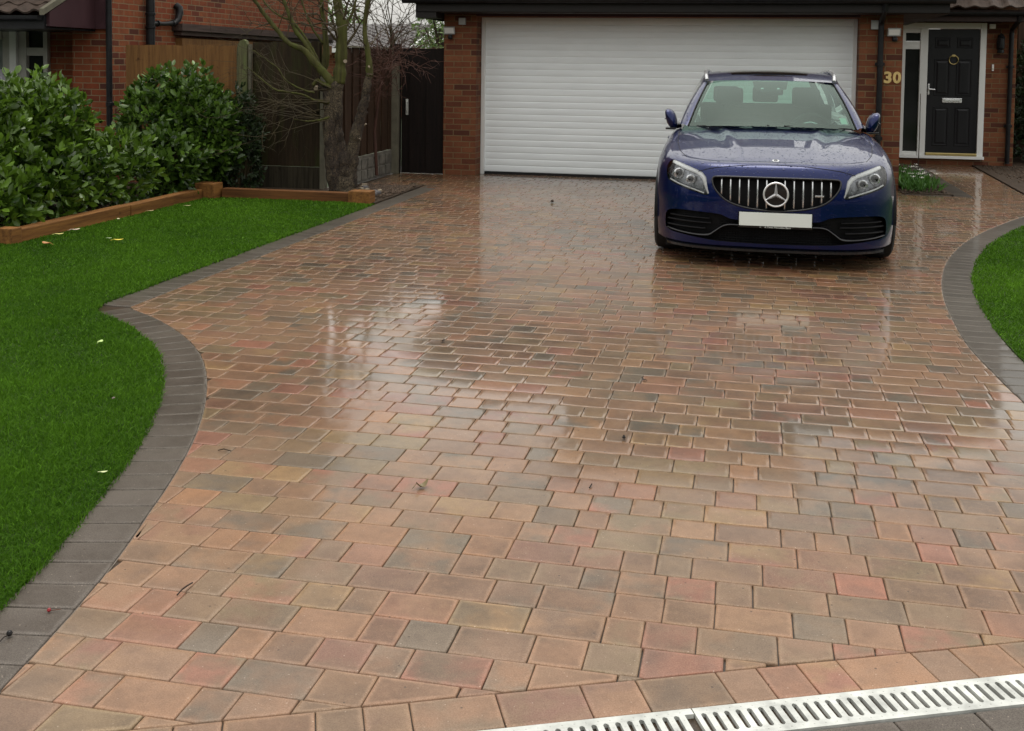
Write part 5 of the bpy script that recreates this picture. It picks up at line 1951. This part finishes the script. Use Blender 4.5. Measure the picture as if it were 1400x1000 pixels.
# headlights
for sgn in (1, -1):
    L = roundpoly([(sgn * x, z) for x, z in LAMP_H], 1)
    Lc = (sgn * .655, .645)
    hl = MB(); patch(hl, [(Lc[0] + (x - Lc[0]) * .995, Lc[1] + (z - Lc[1]) * .995) for x, z in L], 0.0015, 0.02)
    ho = lb(hl, 'headlight', M_lens, smooth=True)
    q = MB(); patch(q, [(Lc[0] + (x - Lc[0]) * .99, Lc[1] + (z - Lc[1]) * .99) for x, z in L], 0.050, 0.02); lb(q, 'lamp_housing', mat('lamp_bowl', (0.17, 0.175, 0.19), 0.25, 0.8, 34, metal=0.7), ho)
    # upper and lower light guides
    upp = [(.480, .537), (.497, .590), (.515, .645), (.56, .690), (.65, .724), (.757, .752)]
    lowg = [(.775, .618), (.70, .590), (.60, .562), (.515, .538)]
    for ln_, wd_ in ((upp, [.009, .015, .018, .021, .025, .017]), (lowg, [.006, .006, .006, .005])):
        S_ = smoothline([(sgn * x, z, w2) for (x, z), w2 in zip(ln_, wd_)], 30)
        rows_ = []
        for i in range(len(S_)):
            t_ = S_[min(i + 1, 29)][:2] - S_[max(i - 1, 0)][:2]; t_ /= np.linalg.norm(t_)
            nn = np.array([-t_[1], t_[0]])
            row = []
            for u, dy in ((-1, .012), (-.6, 0), (.6, 0), (1, .012)):
                c2 = S_[i][:2] + nn * u * S_[i][2]
                row.append((c2[0], front(c2[0], c2[1]) + .012 + dy, c2[1]))
            rows_.append(row)
        q = MB(); q.grid(rows_); lb(q, 'light_guide', M_drl, ho, smooth=True)
    for (cx_, cz_, r_) in ((.705, .668, .032), (.615, .632, .027)):
        y = front(sgn * cx_, cz_)
        q = MB(); q.lathe([(r_ + .008, .018), (r_, .014), (r_ * .9, .03), (r_ * .3, .034)], (sgn * cx_, y, cz_), axis='y', n=20)
        lb(q, 'projector_ring', M_lampin, ho, smooth=True, auto=40)
        q = MB(); q.lathe([(r_ * .88, .026), (r_ * .7, .012), (r_ * .35, .004), (.001, .002)], (sgn * cx_, y, cz_), axis='y', n=20)
        lb(q, 'projector_lens', M_gloss, ho, smooth=True)
# lower intakes: mesh, fins, trim lines
ino = MB()
I2 = roundpoly(INT, 1)
patch(ino, I2, 0.10, 0.04)
ino_o = lb(ino, 'front_intake', M_mesh)
q = MB()
for k in range(9):
    z = .198 + k * .0175
    xs_ = np.linspace(-.40, .40, 30)
    q.tube([(x, front(x, z) + .05, z) for x in xs_], .0028, 4)
for x in np.linspace(-.39, .39, 40):
    q.tube([(x, front(x, .2) + .051, .19), (x, front(x, .34) + .051, .345)], .0022, 4)
lb(q, 'intake_grid', M_mesh, ino_o)
for sgn in (1, -1):
    for z, x0, x1 in ((.352, .47, .77), (.318, .46, .79), (.275, .50, .79)):
        q = MB()
        rows_ = []
        for x in np.linspace(x0, x1, 16):
            y = front(sgn * x, z)
            rows_.append([(sgn * x, y + .07, z + .006), (sgn * x, y + .022, z + .004), (sgn * x, y + .020, z - .004), (sgn * x, y + .07, z - .006)])
        q.grid(rows_); lb(q, 'intake_fin', M_mesh, ino_o, smooth=True)
    ln_ = smoothline([(.262, .318), (.33, .316), (.375, .302), (.43, .262), (.475, .232), (.56, .226), (.70, .236), (.795, .250)], 50)
    ww = np.interp(np.arange(50), [0, 8, 22, 30, 49], [.006, .007, .009, .006, .005])
    rows_ = []
    for i in range(50):
        x, z = ln_[i]
        y = front(sgn * x, z)
        rows_.append([(sgn * x, y + .09, z + ww[i]), (sgn * x, y + .010, z + ww[i]), (sgn * x, y + .003, z), (sgn * x, y + .010, z - ww[i]), (sgn * x, y + .09, z - ww[i])])
    q = MB(); q.grid(rows_); lb(q, 'intake_blade', M_gloss, ino_o, smooth=True)
    q = MB(); q.tube([(sgn * ln_[i][0], front(sgn * ln_[i][0], ln_[i][1]) + .001, ln_[i][1]) for i in range(50)], .0024, 6); lb(q, 'trim_line', M_rotor, ino_o)
# splitter
S_ = [(sgn_x, front(sgn_x, .16)) for sgn_x in np.linspace(-.79, .79, 50)]
q = MB()
q.grid([[(x, y + .25, .150), (x, y + .012, .150), (x, y - .012, .143), (x, y - .010, .126), (x, y + .25, .118)] for x, y in S_])
lb(q, 'splitter', M_gloss, smooth=True, auto=40)
q = MB(); q.box(-.80, .80, .30, 4.3, .105, .16); lb(q, 'underbody', M_mesh)
# number plate and the dealer strip below it
q = MB(); q.box(-.262, .262, -.018, .030, .306, .424, bev=.004); pl_o = lb(q, 'number_plate', M_gloss)
q = MB()
pr2 = roundpoly([(-.254, .324), (.254, .324), (.254, .418), (-.254, .418)], 0)
q.box(-.256, .256, -.0215, -.0185, .322, .419, bev=.0012)
lb(q, 'plate_face', M_plate, pl_o)
text_obj('dealer_lettering', 'A.Twite Mercedes Benz', 0.017, 0.0006, M_plate, pl_o, (-.075, -.0195, .3085), local=True, wid=0.185)
text_obj('dealer_mark', 'H', 0.013, 0.0006, M_plate, pl_o, (-.108, -.0195, .310), local=True)

# greenhouse
WB = smoothline([(-.70, 1.46, .955), (-.40, 1.31, .972), (0, 1.25, .978), (.40, 1.31, .972), (.70, 1.46, .955)], 33)
WT = smoothline([(-.558, 2.13, 1.322), (-.30, 2.06, 1.342), (0, 2.04, 1.350), (.30, 2.06, 1.342), (.558, 2.13, 1.322)], 33)


def lerp_grid(A, B, n, bulge):
    G = []
    for k in range(n + 1):
        u = k / n
        row = []
        for a, c in zip(A, B):
            p_ = a * (1 - u) + c * u
            nrm_ = np.array([0, -.45, .89])
            row.append(tuple(p_ + nrm_ * bulge * math.sin(math.pi * u)))
        G.append(row)
    return G


WG = lerp_grid(WB, WT, 12, .022)
q = MB(); q.grid(WG); wo = lb(q, 'windscreen', M_wind, smooth=True)
# black frit band round the glass
q = MB()
fr_ = []
for i in (0, 1):
    fr_.append([tuple(np.array(p_) + np.array([0, .002, -.003])) for p_ in WG[i]])
q.grid(fr_)
q.grid([[tuple(np.array(p_) + np.array([0, .002, -.003])) for p_ in r[-2:]] for r in WG])
q.grid([[tuple(np.array(p_) + np.array([0, .002, -.003])) for p_ in r[:2]] for r in WG])
lb(q, 'glass_border', M_gloss, wo)
# roof: y stations from the windscreen head to the tailgate
ys_ = np.array([2.06, 2.3, 2.6, 3.0, 3.4, 3.8, 4.15, 4.36])
zc_ = np.array([1.352, 1.398, 1.428, 1.442, 1.440, 1.425, 1.395, 1.365])
hw_ = np.array([.558, .575, .585, .59, .585, .575, .555, .535])


def roofrow(y, n=17, w0=-1, w1=1):
    z = float(np.interp(y, ys_, zc_)); hw = float(np.interp(y, ys_, hw_))
    row = []
    for k in range(n):
        u = w0 + (w1 - w0) * k / (n - 1)
        yy = y + (.075 * abs(u) ** 2 * max(0, 1 - (y - 2.06) / .5))
        zz = float(np.interp(yy, ys_, zc_)) if y < 2.5 else z
        row.append((u * hw, yy, zz - .028 * abs(u) ** 2.2))
    return row


Y2 = np.linspace(2.06, 4.36, 26)
q = MB(); q.grid([roofrow(y) for y in Y2]); lb(q, 'roof', M_paint, smooth=True)
q = MB()
q.grid([[(x * .93, y + .02, z + .0035) for x, y, z in roofrow(y)] for y in np.linspace(2.14, 3.7, 16)])
lb(q, 'panoramic_roof_glass', M_gloss, smooth=True)
for sgn in (1, -1):
    # cant rail and roof side
    RA = []
    for y in Y2:
        x, yy, z = roofrow(y, 3)[2]
        hw = x
        RA.append([(sgn * x, yy, z), (sgn * (x + .028), yy + .01, z - .018), (sgn * (x + .045), yy + .015, z - .045), (sgn * (x + .052), yy + .015, z - .062)])
    q = MB(); q.grid(RA); lb(q, 'roof_side', M_paint, smooth=True)
    # silver roof rail standing on the roof edge
    rl = []
    for i, y in enumerate(np.linspace(2.07, 4.2, 34)):
        x, yy, z = roofrow(y, 3)[2]
        lift = .016 * min(1, i / 3, (33 - i) / 4)
        rl.append((sgn * (x + .004), yy, z + .004 + lift))
    q = MB(); q.tube(rl, .0185, 10)
    for y in (2.24, 3.2, 4.18):
        x, yy, z = roofrow(y, 3)[2]
        q.box(sgn * (x + .006) - .011, sgn * (x + .006) + .011, yy - .05, yy + .05, z - .012, z + .014, bev=.004)
    lb(q, 'roof_rail', M_satin, smooth=True, auto=50)
    # belt line and side glass
    bel = lambda y: (float(np.interp(y, [1.5, 1.8, 2.4, 3.4, 4.2, 4.6], [.765, .795, .80, .795, .765, .70])), float(np.interp(y, [1.5, 4.6], [.962, 1.0])))
    def sidept(y, u):
        """u 0 at the belt, 1 at the cant rail; y at the belt"""
        bx, bz = bel(y)
        yt = float(np.interp(y, [1.56, 2.5, 3.5, 4.52], [2.18, 2.55, 3.45, 4.28]))
        x, yy, z = roofrow(yt, 3)[2]
        tx, tz = x + .052, z - .062
        return (sgn * (bx + (tx - bx) * u + .018 * math.sin(math.pi * u)), y + (yt - y) * u, bz + (tz - bz) * u)
    q = MB(); q.grid([[sidept(y, u) for u in np.linspace(0, 1, 8)] for y in np.linspace(1.62, 4.2, 30)]); lb(q, 'side_window', M_side, smooth=True)
    # A pillar between windscreen edge and side glass
    Ap = []
    for k in range(13):
        u = k / 12
        a = np.array(WG[k][-1 if sgn > 0 else 0])
        c = np.array(sidept(1.60, u))
        m_ = (a + c) / 2 + np.array([sgn * .016, -.012, .012])
        Ap.append([tuple(a), tuple(a * .7 + m_ * .3 + np.array([sgn * .003, -.006, .005])), tuple(m_), tuple(c)])
    q = MB(); q.grid(Ap); lb(q, 'windscreen_pillar', M_paint, smooth=True)
    q = MB(); q.tube([tuple(np.array(WG[k][-1 if sgn > 0 else 0]) + np.array([0, -.004, .004])) for k in range(13)], .0055, 6); lb(q, 'windscreen_seal', M_mesh)
    for yy0, yy1 in ((2.50, 2.62), (3.44, 3.54)):
        q = MB(); q.grid([[tuple(np.array(sidept(y, u)) + np.array([sgn * .003, 0, 0])) for u in np.linspace(0, 1, 8)] for y in (yy0, yy1)]); lb(q, 'door_pillar', M_gloss)
    q = MB(); q.grid([[tuple(np.array(sidept(y, u)) + np.array([sgn * .002, 0, 0])) for u in np.linspace(0, 1, 8)] for y in np.linspace(4.19, 4.52, 5)]); lb(q, 'rear_pillar', M_paint, smooth=True)
    q = MB(); q.tube([tuple(np.array(sidept(y, 0)) + np.array([sgn * .004, 0, .004])) for y in np.linspace(1.6, 4.2, 20)], .006, 6); lb(q, 'window_trim', M_satin)
    # folded mirror
    mr = MB()
    sec = []
    for k, (u, s1, s2_) in enumerate([(0, .2, .25), (.06, .62, .7), (.2, .9, .95), (.45, 1, 1), (.7, .95, .93), (.9, .7, .7), (1, .25, .25)]):
        ring_ = []
        for j in range(14):
            a = 2 * math.pi * j / 14
            ex, ez = math.cos(a), math.sin(a)
            sx = abs(ex) ** .75 * (1 if ex > 0 else -1); sz_ = abs(ez) ** .75 * (1 if ez > 0 else -1)
            ring_.append((sgn * (.858 + .052 * sx * s1 + .018 * sz_), 1.62 + u * .24, 1.005 + .088 * sz_ * s2_ + .012 * sx))
        sec.append(ring_ + [ring_[0]])
    mr.grid(sec); mr.f.append(tuple(range(14))); mr.m.append(0); mr.f.append(tuple(6 * 15 + j for j in range(14))); mr.m.append(0)
    mo = lb(mr, 'door_mirror', M_paint, smooth=True, auto=60)
    q = MB(); q.tube([(sgn * .775, 1.76, .945), (sgn * .82, 1.74, .935), (sgn * .86, 1.73, .935)], [.022, .018, .02], 8); q.box(sgn * .858 - .045, sgn * .858 + .045, 1.64, 1.84, .912, .930, bev=.007)
    lb(q, 'mirror_foot', M_gloss, mo)
    q = MB(); q.box(sgn * .908 - .004, sgn * .908 + .004, 1.66, 1.80, 1.0, 1.008); lb(q, 'mirror_indicator', M_lampin, mo)
    # door handles
    for yy in (2.30, 3.25):
        q = MB(); q.tube([(sgn * .885, yy - .10, .80), (sgn * .905, yy - .08, .805), (sgn * .905, yy + .08, .805), (sgn * .885, yy + .10, .80)], .011, 8); lb(q, 'door_handle', M_paint, smooth=True)
    # wheels
    for yc in (0.80, 3.64):
        tyre = MB()
        xo = .905
        tyre.lathe([(.235, -.225), (.30, -.225), (.325, -.205), (.333, -.16), (.335, -.11), (.333, -.06), (.325, -.018), (.30, 0), (.25, .002), (.235, -.01)], (sgn * xo if sgn > 0 else sgn * xo + .223, yc, .335), axis='x', n=48)
        to_ = lb(tyre, 'wheel', M_rubber, smooth=True, auto=40)
        q = MB()
        q.lathe([(.236, -.02), (.236, -.20), (.05, -.14)], (sgn * (xo - .0) if sgn > 0 else -xo + .22, yc, .335), axis='x', n=40)
        for k in range(10):
            a = k * 2 * math.pi / 10
            x_ = sgn * (xo - .02)
            c_, s_ = math.cos(a), math.sin(a)
            q.hexa([(x_, yc + c_ * .03 - s_ * .016, .335 + s_ * .03 + c_ * .016), (x_, yc + c_ * .03 + s_ * .016, .335 + s_ * .03 - c_ * .016), (x_, yc + c_ * .232 + s_ * .010, .335 + s_ * .232 - c_ * .010), (x_, yc + c_ * .232 - s_ * .010, .335 + s_ * .232 + c_ * .010)],
                   [(x_ - sgn * .03, yc + c_ * .03 - s_ * .016, .335 + s_ * .03 + c_ * .016), (x_ - sgn * .03, yc + c_ * .03 + s_ * .016, .335 + s_ * .03 - c_ * .016), (x_ - sgn * .03, yc + c_ * .232 + s_ * .010, .335 + s_ * .232 - c_ * .010), (x_ - sgn * .03, yc + c_ * .232 - s_ * .010, .335 + s_ * .232 + c_ * .010)])
        lb(q, 'rim', M_rotor, to_)
        q = MB()
        a0 = np.linspace(-.1, math.pi + .1, 26)
        rows_ = []
        for a in a0:
            c_, s_ = math.cos(a), math.sin(a)
            rows_.append([(sgn * .60, yc + c_ * .352, .335 + s_ * .352), (sgn * .90, yc + c_ * .352, .335 + s_ * .352)])
        q.grid(rows_); lb(q, 'arch_liner', M_mesh)
    # rear lamps
    q = MB(); q.box(sgn * .74 - .12, sgn * .74 + .12, 4.50, 4.62, .80, .93, bev=.03); lb(q, 'tail_light', mat('red_lamp', (0.3, 0.01, 0.01), 0.1), smooth=True)
RT = [np.array(p_) for p_ in roofrow(4.36, 17)]
RB_ = [np.array((x * 1.28, 4.60 - .05 * abs(x / .55) ** 2, 1.0)) for x in np.linspace(-.55, .55, 17)]
q = MB(); q.grid([[tuple(a * (1 - u) + c * u) for a, c in zip(RT, RB_)] for u in np.linspace(0.0, 0.94, 8)]); lb(q, 'rear_window', M_wind, smooth=True)
q = MB()
q.grid([[tuple(p_[-1]), tuple(p_[-2])] for p_ in [[a * (1 - u) + c * u for a, c in zip(RT, RB_)] for u in np.linspace(0, 1, 6)]])
q.box(-.50, .50, 4.36, 4.46, 1.362, 1.378, bev=.004)
lb(q, 'rear_spoiler', M_paint)
# cabin
q = MB()
dsh = [(-.70, 1.50), (.70, 1.50)]
q.grid([[(x, y, z - .03 * abs(x / .7) ** 2) for x in np.linspace(-.72, .72, 21)] for y, z in ((1.36, .925), (1.55, .945), (1.75, .94), (1.88, .90), (1.92, .78), (1.92, .5))])
q.box(-.70, .70, 1.4, 4.4, .35, .45)
lb(q, 'dashboard', M_cabin, smooth=True, auto=40)
for sx_ in (-.36, .36):
    q = MB()
    q.hexa([(sx_ - .25, 2.55, .50), (sx_ + .25, 2.55, .50), (sx_ + .24, 2.72, .50), (sx_ - .24, 2.72, .50)], [(sx_ - .20, 2.72, 1.08), (sx_ + .20, 2.72, 1.08), (sx_ + .18, 2.82, 1.07), (sx_ - .18, 2.82, 1.07)])
    q.box(sx_ - .25, sx_ + .25, 2.15, 2.6, .45, .60, bev=.04)
    so_ = lb(q, 'front_seat', M_cabin)
    q = MB(); q.box(sx_ - .13, sx_ + .13, 2.72, 2.82, 1.10, 1.27, bev=.035); q.tube([(sx_ - .05, 2.77, 1.05), (sx_ - .05, 2.77, 1.12)], .008, 6); q.tube([(sx_ + .05, 2.77, 1.05), (sx_ + .05, 2.77, 1.12)], .008, 6)
    lb(q, 'headrest', M_cabin, so_, smooth=True, auto=60)
q = MB(); q.box(-.66, .66, 3.45, 3.62, .5, 1.10, bev=.04); rs_ = lb(q, 'rear_seat', M_cabin)
for sx_ in (-.40, 0, .40):
    q = MB(); q.box(sx_ - .13, sx_ + .13, 3.55, 3.63, 1.11, 1.27, bev=.03); lb(q, 'headrest', M_cabin, rs_, smooth=True, auto=60)
q = MB()
swc = Vector((.36, 1.98, .90)); ax_ = Vector((0, -.85, .52)).normalized(); e1 = Vector((1, 0, 0)); e2 = ax_.cross(e1)
q.tube([tuple(swc + (e1 * math.cos(t) + e2 * math.sin(t)) * .18) for t in np.linspace(0, 2 * math.pi, 40, endpoint=False)], .014, 8, closed=True)
for a in (0, math.pi, -math.pi / 2, math.pi / 2 * 3):
    q.tube([tuple(swc), tuple(swc + (e1 * math.cos(a) + e2 * math.sin(a)) * .175)], .016, 6)
q.lathe([(.02, -.03), (.07, -.02), (.07, .02), (.02, .03)], tuple(swc), axis='y', n=18)
sw = lb(q, 'steering_wheel', M_cabin, smooth=True, auto=50)
q = MB(); q.tube([tuple(swc - ax_ * 0.03 + (e1 * math.cos(t) + e2 * math.sin(t)) * .115) for t in np.linspace(math.pi * .25, math.pi * .75, 10)], .007, 6); lb(q, 'wheel_trim', M_satin, sw)
q = MB()
mp_ = [np.array(p_) for p_ in WG[-2]]
cpod = np.array(WG[9][16])
q.add([(-.155, 2.05, 1.345), (.155, 2.05, 1.345), (.14, 1.93, 1.28), (.06, 1.885, 1.252), (-.06, 1.885, 1.252), (-.14, 1.93, 1.28), (-.12, 2.05, 1.27), (.12, 2.05, 1.27)], [(0, 1, 2, 3, 4, 5), (5, 4, 3, 2, 7, 6)])
q.box(-.115, .115, 1.97, 2.01, 1.222, 1.285, bev=.02)
po = lb(q, 'mirror_pod', M_mesh)
for sx_ in (-.07, .07):
    q = MB(); q.lathe([(.02, .0), (.012, -.006), (.001, -.008)], (sx_, 1.93, 1.268), axis='y', n=10); lb(q, 'camera_lens', M_lampin, po)
q = MB()
pa, pb = np.array(WG[1][29]), np.array(WG[2][29])
st3 = [np.array(WG[1][29]), np.array(WG[1][31]), np.array(WG[3][31]), np.array(WG[3][29])]
cc_ = sum(st3) / 4
q.add([tuple(cc_ + (p_ - cc_) * .72 + np.array([0, .004, -.006])) for p_ in st3], [(0, 1, 2, 3)])
lb(q, 'windscreen_sticker', M_plate, wo)
q = MB()
for s0, s1 in (((-.62, 1.40, .962), (-.02, 1.265, .985)), ((.10, 1.262, .985), (.66, 1.42, .962))):
    q.tube([s0, s1], .006, 5)
lb(q, 'wiper', M_mesh)

# ------------------------------------------------------------------ neighbour's silver car behind the laurel
c2 = root('silver_car', (-5.27, -7.72, 0), 'silver car mostly hidden behind the laurel at the left picture edge', 'car', local=True)
o = bpy.data.objects.new('body', plain_body); COL.objects.link(o); o.parent = c2
plain_body.materials.clear(); plain_body.materials.append(M_silver)
plain_body.polygons.foreach_set('use_smooth', [True] * len(plain_body.polygons))
keep = {'windscreen': None, 'roof': M_silver, 'roof_side': M_silver, 'side_window': None, 'windscreen_pillar': M_silver, 'rear_pillar': M_silver, 'rear_window': None, 'wheel': None, 'tail_light': None, 'window_trim': M_gloss}
for ch_ in list(car.children):
    k_ = ch_.name.split('.')[0]
    if k_ in keep:
        n_ = ch_.copy(); COL.objects.link(n_); n_.parent = c2
        if keep[k_] is not None:
            n_.data = ch_.data.copy(); n_.data.materials.clear(); n_.data.materials.append(keep[k_])
c2.location = (-5.27, -7.72, 0)

# ------------------------------------------------------------------ crumbs of soil and bark in the beds, added tree line behind the viewer for reflections
def crumbs(name, label, boxes, n, m, smin, smax, z):
    V, F = [], []
    for k in range(n):
        x0, x1, y0, y1 = boxes[k % len(boxes)]
        c = np.array([RN.uniform(x0, x1), RN.uniform(y0, y1), z])
        s_ = RN.uniform(smin, smax)
        o = RN.normal(0, 0.35, (6, 3)) * s_
        P = np.array([[1, 0, 0], [-1, 0, 0], [0, 1, 0], [0, -1, 0], [0, 0, .7], [0, 0, -.4]]) * s_ + o + c
        b0 = len(V); V += P.tolist()
        F += [[b0 + a, b0 + b_, b0 + d] for a, b_, d in ((0, 2, 4), (2, 1, 4), (1, 3, 4), (3, 0, 4), (2, 0, 5), (1, 2, 5), (3, 1, 5), (0, 3, 5))]
    o = raw_mesh(name, V, F, m)
    return tag(o, label, 'soil', kind='stuff')


crumbs('bed_litter', 'crumbly soil and bark litter in the beds', [(6.95, 9.2, 0.6, 3.5), (5.32, 5.82, -0.65, 3.5), (-1.0, -0.32, -3.3, -1.9), (-0.9, -0.3, -2.6, -1.9), (-7, -2.3, -6.6, -3)], 5200, mat('litter_bits', (0.07, 0.045, 0.028), 0.8, 0.6, 40), 0.006, 0.022, 0.018)
V, F = [], []  # unseen tree line, added to darken reflections in the car paint and glass
nx = 160
for k in range(nx + 1):
    x = -70 + 140 * k / nx
    h = 6.5 + 1.6 * math.sin(x * 0.21) + 0.9 * math.sin(x * 0.73 + 1) + RN.normal(0, 0.25)
    for j, (dy, fz) in enumerate(((0, 0), (0.6, 0.3), (0.2, 0.6), (-1.0, 0.85), (-3.0, 1.0), (-6, 0.0))):
        V.append((x + RN.normal(0, .15), -42 + dy + RN.normal(0, .3), h * fz - 0.1 + (RN.normal(0, .15) if fz else 0)))
for k in range(nx):
    for j in range(5):
        a = k * 6 + j
        F.append((a, a + 1, a + 7, a + 6))
tag(raw_mesh('added_treeline', V, F, mat('added_treeline_foliage', (0.035, 0.05, 0.02), 0.9, 0.6, 0.8)), 'unseen dark tree line added behind the viewer for reflections', 'trees', kind='stuff')
